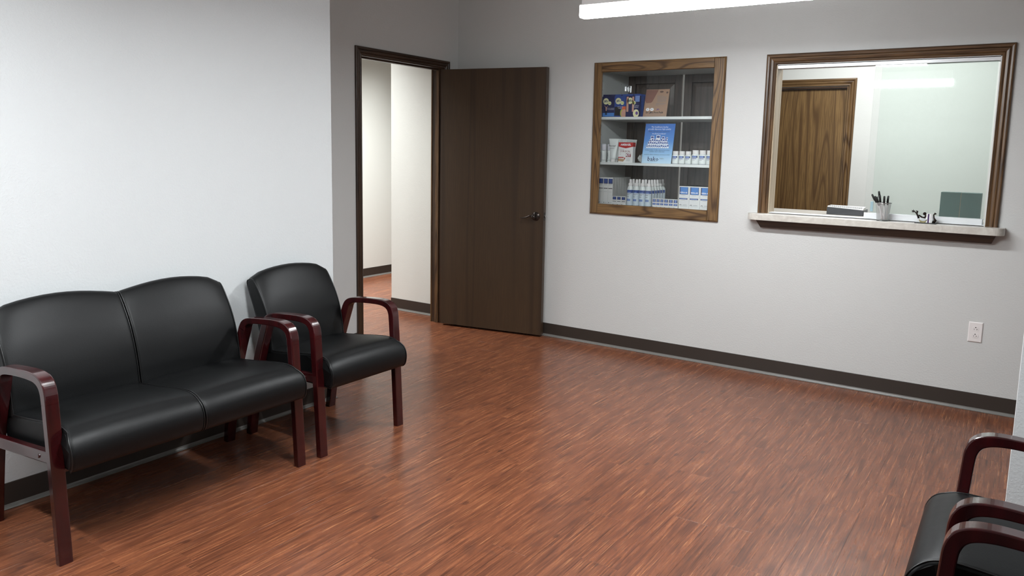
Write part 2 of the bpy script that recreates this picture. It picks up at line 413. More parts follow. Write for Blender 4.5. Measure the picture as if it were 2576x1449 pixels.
# planks: 152 mm by 914 mm, running towards the window wall
PW, PL = 0.1524, 0.914
def plank_bm(x0, x1, y0, y1):
    bm = bmesh.new(); g = 0.00003; b = 0.0003
    xa, xb, ya, yb = x0+g, x1-g, y0+g, y1-g
    loft(bm, [[(xa, ya, -0.0026), (xb, ya, -0.0026), (xb, yb, -0.0026), (xa, yb, -0.0026)],
              [(xa, ya, -b), (xb, ya, -b), (xb, yb, -b), (xa, yb, -b)],
              [(xa+b, ya+b, 0), (xb-b, ya+b, 0), (xb-b, yb-b, 0), (xa+b, yb-b, 0)]])
    return bm
full = None
phase = {-1: -2.218, -5: -2.223, -7: -3.084}
k0 = int(math.floor((-2.1-3.026)/PW)); k1 = int(math.ceil((XR-3.026)/PW))
for k in range(k0, k1+1):
    xa = 3.026+k*PW; xb = xa+PW
    ph = phase.get(k, random.Random(k*31+5).random()*PL)
    ph = ph % PL
    main = xb > 0.0
    # [x0,x1,y0,y1] areas this column covers
    if xb <= -0.06: segs = [(xa, xb, -1.75, 3.3 if xb <= -0.72 else (0.0))]
    elif xa < 0.0: segs = [(xa, xb, -1.45, 0.0)]
    elif xa < XL: segs = [(xa, xb, -2.0 if xb < XL else -4.75, 0.0)] if xb < XL else [(xa, xb, -2.0, 0.0), (XL, xb, -4.75, -2.0)]
    else: segs = [(xa, xb, -4.75, 0.0)]
    for (sx0, sx1, sy0, sy1) in segs:
        if sx0 < -2.1: sx0 = -2.1
        if sx1 > XR: sx1 = XR
        if sx1-sx0 < 0.01: continue
        if xb <= -0.72: sy0, sy1 = max(sy0, -0.6), min(sy1, 2.3)
        y = math.floor((sy0-ph)/PL)*PL+ph
        while y < sy1:
            ya, yb = max(y, sy0), min(y+PL, sy1)
            if yb-ya > 0.01:
                if abs(yb-ya-PL) < 1e-4 and abs(sx1-sx0-PW) < 1e-4:
                    if full is None:
                        full = mk('plank', plank_bm(0, PW, 0, PL), M['floor'], floor); o = full
                    else:
                        o = full.copy(); COL.objects.link(o); o.parent = floor
                    o.location = (sx0, ya, 0)
                else:
                    o = mk('plank', plank_bm(0, sx1-sx0, 0, yb-ya), M['floor'], floor); o.location = (sx0, ya, 0)
            y += PL

# cove base with its toe
def cove(name, pts, label=None):
    """pts: corner path on the floor, room on the right-hand side of travel"""
    P = [V((p[0], p[1], 0)) for p in pts]
    def build(prof, mat, nm, parent):
        rings = []
        for i, p in enumerate(P):
            d0 = (P[i]-P[i-1]).normalized() if i > 0 else None; d1 = (P[i+1]-P[i]).normalized() if i < len(P)-1 else None
            n0 = V((d0.y, -d0.x, 0)) if d0 else None; n1 = V((d1.y, -d1.x, 0)) if d1 else None
            if n0 is None: n = n1
            elif n1 is None: n = n0
            else: n = (n0+n1)/(1+n0.dot(n1))
            rings.append([p+n*w_+V((0, 0, z_)) for w_, z_ in prof])
        bm = bmesh.new(); loft(bm, rings); return mk(nm, bm, mat, parent)
    o = build([(0.0002, 0.0), (0.004, 0.0), (0.004, 0.100), (0.0022, 0.102), (0.0002, 0.102)], M['base'], name, None)
    build([(0.004, 0.0), (0.014, 0.0005), (0.0145, 0.0022), (0.009, 0.0055), (0.0055, 0.012), (0.004, 0.018)], M['base_toe'], 'base_toe', o)
    return struct(o, label)
cove('baseboard_back', [(0.0, 0.0), (5.6, 0.0)], 'dark brown cove base along the reception wall')
cove('baseboard_left', [(XL, -6.6), (XL, YC), (0.0, YC), (0.0, -1.126)], 'dark brown cove base behind the black seats')
cove('baseboard_right', [(5.6, YS), (XS, YS)][::1] if False else [(XS+0.0, YS+0.12), (XS, YS), (XR, YS), (XR, -6.6)])
cove('baseboard_hall_far', [(-2.1, -6.6), (-2.1, 3.3)], 'brown cove base in the hall beyond the doorway')
cove('baseboard_hall_side', [(-0.724, 3.3), (-0.724, -0.004), (-0.12, -0.004)][::-1][::-1], 'brown cove base in the hall on the wall end')
wall('wall_hall_near', 'y', -2.72, 0.12, -2.22, 0.61, M['hall_wall'])

# ------------------------------------------------------------------ mouldings
PROF = [(0.0, 0.0), (0.0, 0.009), (0.004, 0.012), (0.012, 0.0105), (0.015, 0.008), (0.019, 0.0125), (0.030, 0.0155), (0.036, 0.0145), (0.039, 0.0115),
        (0.043, 0.0165), (0.052, 0.0185), (0.058, 0.017), (0.062, 0.013), (0.062, 0.0)]
def casing(P, u0, u1, v0, v1, name, parent, mats, sides='LTR', width=0.062, prof=PROF, bottom_mitre=False):
    s = width/0.062
    pr = [(a*s, b) for a, b in prof]
    out = []
    for sd in sides:
        bm = bmesh.new()
        if sd == 'L': A = [P(u0-a, v0-(a if bottom_mitre else 0), d) for a, d in pr]; B = [P(u0-a, v1+a, d) for a, d in pr]; m = mats['z']
        elif sd == 'R': A = [P(u1+a, v0-(a if bottom_mitre else 0), d) for a, d in pr]; B = [P(u1+a, v1+a, d) for a, d in pr]; m = mats['z']
        elif sd == 'T': A = [P(u0-a, v1+a, d) for a, d in pr]; B = [P(u1+a, v1+a, d) for a, d in pr]; m = mats['h']
        else: A = [P(u0-a, v0-a, d) for a, d in pr]; B = [P(u1+a, v0-a, d) for a, d in pr]; m = mats['h']
        loft(bm, [A, B]); out.append(mk(name, bm, m, parent))
    return out

# doorway trim (dark casing, jambs and stops)
tr1 = struct(empty('trim_1', (0, -0.62, 0)), 'dark oak casing and jambs framing the open doorway')
def child_world(o, par):
    o.parent = par; o.matrix_parent_inverse = par.matrix_world.inverted() if par.matrix_world != Matrix.Identity(4) else Matrix.Translation(-par.location)
def adopt(objs, par):
    R_ = Matrix.Rotation(par.rotation_euler.z, 4, 'Z')
    inv = (Matrix.Translation(par.location) @ R_).inverted()
    for o in objs:
        o.parent = par; o.matrix_parent_inverse = inv
JL, JR, JT = -1.070, -0.168, 2.044
bd = casing(lambda u, v, d: (0.0005+d, u, v), -1.069, -0.173, 0, 2.048, 'casing_board', None, {'z': M['dark_oak_z'], 'h': M['dark_oak_y']}, 'LTR', 0.057)
bd += casing(lambda u, v, d: (-0.1205-d, u, v), -1.069, -0.173, 0, 2.048, 'casing_board', None, {'z': M['oak_z'], 'h': M['oak_y']}, 'LTR', 0.057)
bd.append(boxo('jamb', -0.1205, 0.0005, -1.088, JL, 0, JT+0.018, M['oak_z']))
bd.append(boxo('jamb', -0.1205, 0.0005, JR, -0.150, 0, JT+0.018, M['dark_oak_z']))
bd.append(boxo('head_jamb', -0.1205, 0.0005, JL, JR, JT, JT+0.018, M['dark_oak_y']))
bd.append(boxo('door_stop', -0.082, -0.046, JL, JL+0.011, 0, JT, M['oak_z'], bevel=0.002))
bd.append(boxo('door_stop', -0.082, -0.046, JR-0.011, JR, 0, JT, M['oak_z'], bevel=0.002))
bd.append(boxo('door_stop', -0.082, -0.046, JL+0.011, JR-0.011, JT-0.011, JT, M['dark_oak_y'], bevel=0.002))
bd.append(boxo('strike_plate', -0.044, 0.004, JL, JL+0.002, 0.90, 0.962, M['bronze']))
bd[-1]['label'] = 'dark bronze strike plate'
adopt(bd, tr1)

# open door leaf
ang = math.radians(9.3); LW = 0.886
dr = struct(empty('door_1', (0.022, -0.2225, 0.0), ang), 'dark stained wooden door standing open beside the reception wall')
lf = boxo('door_leaf', 0, LW, 0, 0.044, 0.016, 2.034, M['leaf'], dr, bevel=0.0015)
for s_, yy in ((-1, 0.0), (1, 0.044)):
    bm = bmesh.new()
    prof = [(0.0335, 0), (0.0335, 0.003), (0.031, 0.006), (0.0285, 0.006), (0.0275, 0.009), (0.024, 0.0105), (0.0225, 0.010), (0.0215, 0.014), (0.015, 0.018), (0.0125, 0.024), (0.0125, 0.040), (0.016, 0.044), (0.017, 0.052), (0.012, 0.059), (0.004, 0.061)]
    cx, cz = LW-0.062, 0.930
    loft(bm, [[(cx+r*math.cos(a), yy+s_*d, cz+r*math.sin(a)) for a in [k*2*math.pi/28 for k in range(28)]] for r, d in prof])
    h = mk('door_handle', bm, M['bronze'], dr, smooth=True)
    bm = bmesh.new()
    pts = []; rs = []
    for i in range(17):
        t = i/16; q = t*t*(3-2*t)
        pts.append((cx-0.005-0.105*t, yy+s_*0.049, cz+0.004+0.004*math.sin(math.pi*min(1, t*2.2))-0.019*q+0.003*max(0, t-0.8)*5)); rs.append(0.0072-0.0042*t)
    tube(bm, pts, rs, 10)
    mk('lever', bm, M['bronze'], h, smooth=True)
bm = bmesh.new(); box(bm, LW, LW+0.0015, 0.010, 0.034, 0.90, 0.96); mk('latch_plate', bm, M['bronze'], dr)
bm = bmesh.new(); box(bm, LW+0.0015, LW+0.013, 0.015, 0.029, 0.922, 0.938); mk('latch_bolt', bm, M['steel'], dr, bevel=0.003)
for hz in (0.25, 1.02, 1.80):
    bm = bmesh.new(); lathe(bm, [(0.0065, hz-0.05), (0.0065, hz+0.05)], 12, (-0.010, 0.046)); box(bm, -0.008, 0.0, 0.0405, 0.0435, hz-0.05, hz+0.05)
    mk('hinge', bm, M['bronze'], dr)

# ------------------------------------------------------------------ reception window
win = struct(empty('window_1', (3.15, 0, 1.057)), 'wide reception window with a dark oak frame and sliding glass')
ws = casing(lambda u, v, d: (u, -0.0005-d, v), WIN[0], WIN[1], 1.057, 1.990, 'frame_board', None, {'z': M['oak_z'], 'h': M['oak_x']}, 'LTR', 0.062)
ws += casing(lambda u, v, d: (u, 0.1205+d, v), WIN[0], WIN[1], 1.057, 1.990, 'frame_board', None, {'z': M['oak_z'], 'h': M['oak_x']}, 'LTR', 0.062)
jl = boxo('jamb', WIN[0], WIN[0]+0.006, -0.0005, 0.122, 1.057, 1.986, M['jamb_lit']); jl['label'] = 'oak inner side of the window frame, lit tone in its colour'
jr = boxo('jamb', WIN[1]-0.006, WIN[1], -0.0005, 0.122, 1.057, 1.986, M['white'])  # lit white of this jamb put into its colour
jt = boxo('jamb', WIN[0]+0.006, WIN[1]-0.006, -0.0005, 0.122, 1.986, 1.991, M['white'])
def channel(z0, z1, name, down):
    bm = bmesh.new(); x0, x1 = WIN[0]+0.0065, WIN[1]-0.0065
    base = (z1-0.003, z1) if down else (z0, z0+0.003)
    box(bm, x0, x1, 0.004, 0.072, *base)
    for ya in (0.004, 0.036, 0.069): box(bm, x0, x1, ya, ya+0.003, z0, z1)
    return mk(name, bm, M['track'], None)
tt = channel(1.964, 1.9855, 'upper_track', True)
tb = channel(1.0575, 1.0645, 'lower_track', False)
panes = []
for (xa, xb, yc) in ((3.117, 3.735, 0.020), (3.150, 3.738, 0.054)):
    g = boxo('glass_pane', xa, xb, yc-0.003, yc+0.003, 1.0725, 1.966, M['frosted'] if yc < 0.03 else M['green_glass']); g['label'] = 'pale green frosted sliding glass pane' if yc < 0.03 else 'pale green clear glass pane behind the frosted one'
    bm = bmesh.new(); box(bm, xa, xb, yc-0.007, yc+0.007, 1.063, 1.096)
    sh = mk('shoe_rail', bm, M['track'], g, bevel=0.001)
    panes.append(g)
ph = boxo('finger_pull', 3.150, 3.166, 0.0125, 0.0168, 1.105, 1.165, plain('grey blue finger pull', (150, 176, 184), 0.3), panes[0], bevel=0.001)
sl = boxo('sill', WIN[0], WIN[1], -0.0004, 0.1215, 1.0405, 1.0568, M['stone'])
adopt(ws+[jl, jr, jt, tt, tb, sl]+panes, win)

# countertop (rounded front corners) and apron below
def rounded_slab(x0, x1, y0, y1, z0, z1, r):
    pts = [(x0, y1)]
    for k in range(9): a = math.pi + k*math.pi/16; pts.append((x0+r+r*math.cos(a), y0+r+r*math.sin(a)))
    for k in range(9): a = 1.5*math.pi + k*math.pi/16; pts.append((x1-r+r*math.cos(a), y0+r+r*math.sin(a)))
    pts.append((x1, y1)); return pts
bm = bmesh.new(); pp = rounded_slab(2.434, 3.850, -0.098, 0, 1.016, 1.057, 0.055)
ring = pp
ring = [(x, min(y, -0.0006)) for x, y in pp]
loft(bm, [[(x, y, 1.016) for x, y in ring], [(x, y, 1.057) for x, y in ring]])
ct = mk('countertop', bm, M['stone'], None, bevel=0.002)
tag(ct, 'pale stone look countertop ledge under the reception window', 'countertop')
oc = boxo('office_counter', 2.30, 4.2, 0.1255, 0.55, 1.020, 1.057, M['stone'], None, bevel=0.002)
tag(oc, 'pale counter inside the office, just behind the reception window', 'countertop')
for sx in (2.36, 4.12): boxo('bracket', sx, sx+0.03, 0.1255, 0.45, 0.80, 1.0195, M['white'], oc)
bm = bmesh.new()
loft(bm, [[(2.494, -0.001, 1.0155), (3.812, -0.001, 1.0155), (3.812, -0.078, 1.0155), (2.494, -0.078, 1.0155)],
          [(2.514, -0.001, 0.966), (3.792, -0.001, 0.966), (3.792, -0.034, 0.966), (2.514, -0.034, 0.966)]])
ap = mk('apron', bm, M['dark_oak_x'], ct, bevel=0.001)
ap['label'] = 'dark oak moulding under the ledge'

# office door seen through the window
tr2 = struct(empty('trim_2', (2.11, 2.15, 0)), 'oak casing around the office door')
dz = casing(lambda u, v, d: (u, 2.1495-d, v), 1.655, 2.569, 0, 2.040, 'casing_board', None, {'z': M['frame_z'], 'h': M['frame_x']}, 'LTR', 0.062)
dz += [boxo('jamb', 1.655, 1.672, 2.15, 2.27, 0, 2.035, M['frame_z']), boxo('jamb', 2.555, 2.572, 2.15, 2.27, 0, 2.035, M['frame_z']), boxo('head_jamb', 1.672, 2.555, 2.15, 2.27, 2.020, 2.035, M['dark_oak_x'])]
adopt(dz, tr2)
d2 = struct(boxo('door_2', 1.675, 2.552, 2.175, 2.219, 0.01, 2.017, M['office_door']), 'closed oak door with flame grain behind the reception window')
bm = bmesh.new(); loft(bm, [[(1.735+r*math.cos(a), 2.175-d, 0.95+r*math.sin(a)) for a in [k*math.pi/10 for k in range(20)]] for r, d in ((0.032, 0), (0.030, 0.008), (0.012, 0.012), (0.012, 0.04), (0.006, 0.05))])
box(bm, 1.735, 1.84, 2.128, 2.140, 0.942, 0.956)
mk('door_handle', bm, M['bronze'], d2, smooth=False)
cove('baseboard_office', [(2.631, 2.15), (5.6, 2.15)])

# ------------------------------------------------------------------ display cabinet set in the wall
cab = tag(empty('display_cabinet', (1.735, 0, 1.0)), 'oak framed glass display cabinet recessed in the grey wall', 'cabinet')
CX0, CX1, CZ0, CZ1, CD = 1.288, 2.182, 1.044, 2.003, 0.478
parts = []
def cabbox(n, *a, **k): o = boxo(n, *a, **k); parts.append(o); return o
cabbox('side_panel', CX0-0.009, CX0, 0.0, CD+0.02, CZ0-0.010, CZ1+0.010, M['white'])
cabbox('side_panel', CX1, CX1+0.009, 0.0, CD+0.02, CZ0-0.010, CZ1+0.010, M['white'])
cabbox('top_panel', CX0, CX1, 0.0, CD+0.02, CZ1, CZ1+0.010, M['white'])
cabbox('bottom_panel', CX0, CX1, 0.0, CD+0.02, CZ0-0.012, CZ0, M['white'])
SH1, SH2 = 1.6745, 1.3525
for zt in (SH1, SH2): cabbox('shelf', CX0, CX1, 0.022, CD-0.012, zt-0.0185, zt, M['white'], bevel=0.0008)
# shelf pin holes on the left side
bm = bmesh.new()
for yy in (0.06, 0.36):
    z = 1.10
    while z < 1.96:
        loft(bm, [[(CX0+0.0004, yy+0.0028*math.cos(a), z+0.0028*math.sin(a)) for a in [k*math.pi/4 for k in range(8)]], [(CX0+0.0002, yy+0.0028*math.cos(a), z+0.0028*math.sin(a)) for a in [k*math.pi/4 for k in range(8)]]])
        z += 0.032*2
o = mk('pin_holes', bm, M['dark_hole']); o['kind'] = 'stuff'; parts.append(o)
# back doors: two raised panel doors meeting with a bright gap
XM = 1.7355
for (xa, xb, nm) in ((CX0+0.001, XM-0.0080, 'back_door'), (XM+0.0080, CX1-0.001, 'back_door')):
    bm = bmesh.new(); z0, z1, y0, y1 = CZ0+0.001, CZ1-0.001, CD, CD+0.014; s = 0.058
    box(bm, xa, xa+s, y0, y1, z0, z1); box(bm, xb-s, xb, y0, y1, z0, z1); box(bm, xa+s, xb-s, y0, y1, z1-s, z1); box(bm, xa+s, xb-s, y0, y1, z0, z0+s)
    d_ = mk(nm, bm, M['back_door'], bevel=0.0015); parts.append(d_)
    bm = bmesh.new(); a_, b_, c_, e_ = xa+s, xb-s, z0+s, z1-s
    loft(bm, [[(a_, y0+0.009, c_), (b_, y0+0.009, c_), (b_, y0+0.009, e_), (a_, y0+0.009, e_)], [(a_+0.006, y0+0.009, c_+0.006), (b_-0.006, y0+0.009, c_+0.006), (b_-0.006, y0+0.009, e_-0.006), (a_+0.006, y0+0.009, e_-0.006)],
              [(a_+0.035, y0+0.002, c_+0.035), (b_-0.035, y0+0.002, c_+0.035), (b_-0.035, y0+0.002, e_-0.035), (a_+0.035, y0+0.002, e_-0.035)]])
    mk('raised_panel', bm, M['back_door'], d_)
    if xa < 1.4:
        bm = bmesh.new(); hz = 1.905
        box(bm, xa+0.003, xa+0.030, y0-0.012, y0, hz-0.026, hz+0.026); box(bm, xa-0.0005, xa+0.004, y0-0.060, y0-0.006, hz-0.020, hz+0.020); box(bm, xa+0.003, xa+0.016, y0-0.022, y0-0.010, hz-0.016, hz+0.016)
        lathe(bm, [(0.006, hz-0.022), (0.006, hz+0.022)], 10, (xa+0.012, y0-0.020))
        mk('cup_hinge', bm, M['steel'], d_, bevel=0.002)
# front frame: full height stiles, rails butted between, chamfered outer edge
FX0, FX1, FZ0, FZ1 = 1.2524, 2.2215, 0.977, 2.054; IX0, IX1, IZ0, IZ1 = 1.318, 2.144, 1.052, 1.985
def edge_board(x0, x1, z0, z1, ch, m):
    """board 20 mm thick with chamfers: ch = (left, right, bottom, top)"""
    c = 0.010
    bm = bmesh.new()
    loft(bm, [[(x0, -0.0005, z0), (x1, -0.0005, z0), (x1, -0.0005, z1), (x0, -0.0005, z1)], [(x0, -0.011, z0), (x1, -0.011, z0), (x1, -0.011, z1), (x0, -0.011, z1)],
              [(x0+c*ch[0], -0.0195, z0+c*ch[2]), (x1-c*ch[1], -0.0195, z0+c*ch[2]), (x1-c*ch[1], -0.0195, z1-c*ch[3]), (x0+c*ch[0], -0.0195, z1-c*ch[3])]])
    o = mk('frame_board', bm, m, bevel=0.0008); parts.append(o); return o
edge_board(FX0, IX0, FZ0, FZ1, (1, 0.3, 1, 1), M['frame_z']); edge_board(IX1, FX1, FZ0, FZ1, (0.3, 1, 1, 1), M['frame_z'])
edge_board(IX0, IX1, IZ1, FZ1, (0, 0, 0.3, 1), M['frame_x']); edge_board(IX0, IX1, FZ0, IZ0, (0, 0, 1, 0.3), M['frame_x'])
cabbox('glass_pane', IX0-0.012, IX1+0.012, 0.003, 0.006, IZ0-0.006, IZ1+0.012, M['glass'])
adopt(parts, cab)

# ------------------------------------------------------------------ wall outlet
out = tag(empty('wall_outlet', (3.758, 0, 0.456)), 'white duplex power outlet low on the grey wall', 'outlet')
bm = bmesh.new(); X_, Z_ = 0.035, 0.0575
loft(bm, [[(-X_, -0.0003, -Z_), (X_, -0.0003, -Z_), (X_, -0.0003, Z_), (-X_, -0.0003, Z_)], [(-X_, -0.003, -Z_), (X_, -0.003, -Z_), (X_, -0.003, Z_), (-X_, -0.003, Z_)], [(-X_+0.004, -0.0062, -Z_+0.004), (X_-0.004, -0.0062, -Z_+0.004), (X_-0.004, -0.0062, Z_-0.004), (-X_+0.004, -0.0062, Z_-0.004)]])
mk('wall_plate', bm, M['almond'], out)
for zc in (0.0195, -0.0195):
    bm = bmesh.new(); ring = []
    for k in range(28):
        a = k*2*math.pi/28; x = 0.0172*math.cos(a); z = max(-0.0135, min(0.0135, 0.0172*math.sin(a))); ring.append((x, z))
    loft(bm, [[(x, -0.0060, zc+z) for x, z in ring], [(x, -0.0078, zc+z) for x, z in ring]])
    rc = mk('receptacle', bm, M['almond'], out, bevel=0.0005)
    bm = bmesh.new(); box(bm, -0.0075, -0.0055, -0.0081, -0.0077, zc-0.006, zc+0.001); box(bm, 0.0055, 0.0075, -0.0081, -0.0077, zc-0.007, zc+0.001); box(bm, 0.0075, 0.0115, -0.0081, -0.0077, zc-0.0035, zc-0.0022)
    loft(bm, [[(0.003*math.cos(a), y, zc+0.008+0.003*math.sin(a)) for a in [k*math.pi/5 for k in range(10)]] for y in (-0.0077, -0.0081)])
    mk('slots', bm, M['dark_hole'], rc)

# ------------------------------------------------------------------ hanging strip lights
def pendant(y, x0, x1, label):
    e = tag(empty('strip_light', ((x0+x1)/2, y, 2.11)), label, 'ceiling light', 'hanging strip lights')
    L = (x1-x0)/2; ps = []
    bm = bmesh.new()
    pr = [(-0.033, 0.060), (-0.0345, 0.010), (-0.031, 0.0025), (-0.024, 0.0), (0.024, 0.0), (0.031, 0.0025), (0.0345, 0.010), (0.033, 0.060)]
    loft(bm, [[(-L, a, b) for a, b in pr], [(L, a, b) for a, b in pr]])
    bm.normal_update()
    for f in bm.faces: f.material_index = 0
    o = mk('diffuser', bm, [M['lens_s'], M['lens_b']], e)
    for p in o.data.polygons: p.material_index = 1 if p.normal.z < -0.5 else 0
    bm = bmesh.new(); box(bm, -L-0.002, L+0.002, -0.034, 0.034, 0.060, 0.066); box(bm, -L+0.010, L-0.010, -0.030, 0.030, 0.066, 0.140)
    mk('housing', bm, M['white_plastic'], e, bevel=0.002)
    for sx in (-L+0.15, L-0.15):
        bm = bmesh.new(); tube(bm, [(sx, 0, 0.140), (sx, 0, ZC-2.11)], 0.0015, 6); lathe(bm, [(0.03, ZC-2.11-0.02), (0.03, ZC-2.11-0.0005)], 16, (sx, 0)); mk('cable', bm, M['steel'], e)
pendant(-1.342, 1.897, 3.236, 'white hanging strip light glowing above the reception wall')
pendant(-3.180, 1.915, 3.268, 'white hanging strip light over the middle of the waiting room')
pendant(-4.600, 0.980, 2.320, 'unseen white strip light added beside the viewpoint to brighten the left wall')  # out of view, added to brighten the near end of the left wall

# ------------------------------------------------------------------ chairs
def cr(pts, n=4, closed=True):
    out = []; N = len(pts)
    rng = range(N) if closed else range(N-1)
    for i in rng:
        if closed: p0, p1, p2, p3 = (V(pts[(i+k-1) % N]) for k in range(4))
        else: p0, p1, p2, p3 = V(pts[max(i-1, 0)]), V(pts[i]), V(pts[i+1]), V(pts[min(i+2, N-1)])
        for k in range(n):
            t = k/n
            out.append(0.5*((2*p1)+(-p0+p2)*t+(2*p0-5*p1+4*p2-p3)*t*t+(-p0+3*p1-3*p2+p3)*t**3))
    if not closed: out.append(V(pts[-1]))
    return out
U0 = 0.33
def cushion(name, prof, y0, y1, mat, parent, warp, n=10, inset=0.010, pip=True, fl=(0, 0)):
    def flare(u, s):
        k = max(0.0, min(1.0, (u-0.600)/0.035)); return k*(fl[0]*max(0, 1-2*s)+fl[1]*max(0, 2*s-1))
    prof = [V(p) for p in cr(prof, 4)]
    N = len(prof)
    area2 = sum(prof[i].x*prof[(i+1) % N].y-prof[(i+1) % N].x*prof[i].y for i in range(N))
    sg = 1 if area2 > 0 else -1
    nor = []
    for i in range(N):
        t = (prof[(i+1) % N]-prof[i-1]).normalized(); nor.append(V((t.y, -t.x))*sg)
    st = [(y0, inset), (y0+0.002, inset*0.45), (y0+0.007, inset*0.12), (y0+0.016, 0)]
    st += [(y0+0.016+(y1-y0-0.032)*k/n, 0) for k in range(1, n)]
    st += [(y1-0.016, 0), (y1-0.007, inset*0.12), (y1-0.002, inset*0.45), (y1, inset)]
    bm = bmesh.new(); rings = []
    for y, ins in st:
        s = (y-y0)/(y1-y0)
        rings.append([(*warp(p.x-nor[i].x*ins, p.y-nor[i].y*ins, s), y+flare(p.x, s)) for i, p in enumerate(prof)])
    rings = [[(u-U0, y, z) for u, z, y in r] for r in rings]
    loft(bm, rings)
    o = mk(name, bm, mat, parent, smooth=True)
    for p in o.data.polygons:
        if abs(p.normal.y) > 0.97: p.use_smooth = False
    if pip:
        for yy, sgn in ((y0+0.0035, -1), (y1-0.0035, 1)):
            s = (yy-y0)/(y1-y0); pts = []
            for i, p in enumerate(prof):
                u, z = warp(p.x, p.y, s); pts.append(V((u-U0-nor[i].x*0.001, yy+flare(p.x, s), z-nor[i].y*0.001)))
            bm = bmesh.new(); pts.append(pts[0]); tube(bm, pts, 0.0022, 6)
            mk('piping', bm, M['piping'], o, smooth=True)
    return o
def sweep(name, path, w, yc, mat, parent, n=4):
    """bent wood member: path of (u, z, thickness), width w along y, softened edges"""
    P = cr([(a, b, c) for a, b, c in path], n, closed=False)
    rings = []; c = 0.004
    for i, p in enumerate(P):
        a, b = P[max(i-1, 0)], P[min(i+1, len(P)-1)]
        t = V((b.x-a.x, b.y-a.y)).normalized(); nn = V((t.y, -t.x)); h = p.z/2; k = w/2
        sec = [(-h, -k+c), (-h+c*0.3, -k+c*0.3), (-h+c, -k), (h-c, -k), (h-c*0.3, -k+c*0.3), (h, -k+c), (h, k-c), (h-c*0.3, k-c*0.3), (h-c, k), (-h+c, k), (-h+c*0.3, k-c*0.3), (-h, k-c)]
        rings.append([(p.x-U0+nn.x*q, yc+r, p.y+nn.y*q) for q, r in sec])
    bm = bmesh.new(); loft(bm, rings); return mk(name, bm, mat, parent, smooth=False)

BACK = [(0.212, 0.415), (0.212, 0.47), (0.203, 0.53), (0.186, 0.60), (0.160, 0.67), (0.125, 0.735), (0.098, 0.775), (0.078, 0.791), (0.052, 0.788), (0.034, 0.772),
        (0.048, 0.72), (0.080, 0.64), (0.108, 0.56), (0.128, 0.48), (0.138, 0.415)]
SEAT = [(0.165, 0.425), (0.25, 0.437), (0.36, 0.449), (0.46, 0.461), (0.54, 0.466), (0.59, 0.458), (0.628, 0.435), (0.648, 0.400), (0.650, 0.365), (0.640, 0.335), (0.618, 0.322), (0.56, 0.324), (0.40, 0.324), (0.25, 0.324), (0.165, 0.330)]
def back_warp(lo, hi, mid):
    def f(u, z, s):
        # crown: high in the middle, dropping and rounding at the free ends
        top = mid[0]+(mid[1]-mid[0])*s + 0.030*math.sin(math.pi*min(1, max(0, s)))
        if lo: top -= 0.022*math.exp(-(s/0.07)**1.5)
        if hi: top -= 0.022*math.exp(-((1-s)/0.07)**1.5)
        if z > 0.55:
            k = (z-0.55)/(0.79-0.55); z = 0.55+(top-0.55)*k
        bul = 0.010*math.sin(math.pi*min(1, max(0, s)))*math.exp(-((z-0.52)/0.12)**2)
        return (u+(bul if u > 0.15 else 0), z)
    return f
def seat_warp(u, z, s):
    if z > 0.40: z += 0.010*(1-abs(2*s-1)**3)*(1 if u < 0.6 else 0.5)
    return (u, z)
def make_seating(name, width, n):
    e = empty(name)
    aw = 0.044; hy = width/2; iy = hy-aw-0.001
    wd = M['mahogany']
    cw = 2*iy/n
    for k in range(n):
        a = -iy+k*cw+(0.001 if k else 0.0); b = -iy+(k+1)*cw-(0.001 if k < n-1 else 0)
        if n == 1: bw = back_warp(True, True, (0.788, 0.788))
        elif k == 0: bw = back_warp(True, False, (0.797, 0.797))
        else: bw = back_warp(False, True, (0.797, 0.797))
        cushion('backrest', BACK, a-(0.012 if k == 0 and False else 0), b, M['leather'], e, bw)
        cushion('seat', SEAT, a, b, M['leather'], e, seat_warp, fl=(-0.014 if k == 0 else 0, 0.014 if k == n-1 else 0))
    for s_ in (-1, 1):
        yc = s_*(hy-aw/2)
        sweep('leg', [(0.583, 0.0, 0.030), (0.574, 0.18, 0.031), (0.563, 0.38, 0.032), (0.552, 0.55, 0.033)], aw, yc, wd, e)
        arm = sweep('armrest', [(0.552, 0.55, 0.033), (0.548, 0.585, 0.034), (0.535, 0.612, 0.035), (0.510, 0.627, 0.033), (0.47, 0.633, 0.030), (0.41, 0.632, 0.028), (0.34, 0.627, 0.027), (0.28, 0.620, 0.028), (0.250, 0.611, 0.031), (0.232, 0.596, 0.036), (0.222, 0.575, 0.042)], aw, yc, wd, e, 6)
        sweep('leg', [(0.078, 0.0, 0.032), (0.102, 0.15, 0.036), (0.135, 0.32, 0.042), (0.178, 0.46, 0.044), (0.2225, 0.577, 0.042)], aw, yc, wd, e)
        rail = sweep('side_rail', [(0.150, 0.338, 0.042), (0.35, 0.354, 0.042), (0.556, 0.371, 0.042)], 0.026, s_*(hy-0.0135), wd, e, 3)
        bm = bmesh.new(); yy = s_*(hy-0.0005)
        loft(bm, [[(0.500-U0+r*math.cos(a), yy+s_*d, 0.366+r*math.sin(a)) for a in [q*math.pi/6 for q in range(12)]] for r, d in ((0.0075, 0), (0.0075, 0.002), (0.005, 0.004))])
        mk('bolt_cap', bm, wd, rail)
    for u, z in ((0.545, 0.352), (0.155, 0.345)):
        boxo('cross_rail', u-0.011-U0, u+0.011-U0, -iy, iy, z-0.028, z-0.008 if u < 0.3 else z-0.029+0.0001+0.0, wd, e) if u < 0.3 else None
    boxo('cross_rail', 0.50-U0, 0.522-U0, -iy+0.0005, iy-0.0005, 0.290, 0.3225, wd, e)
    return e
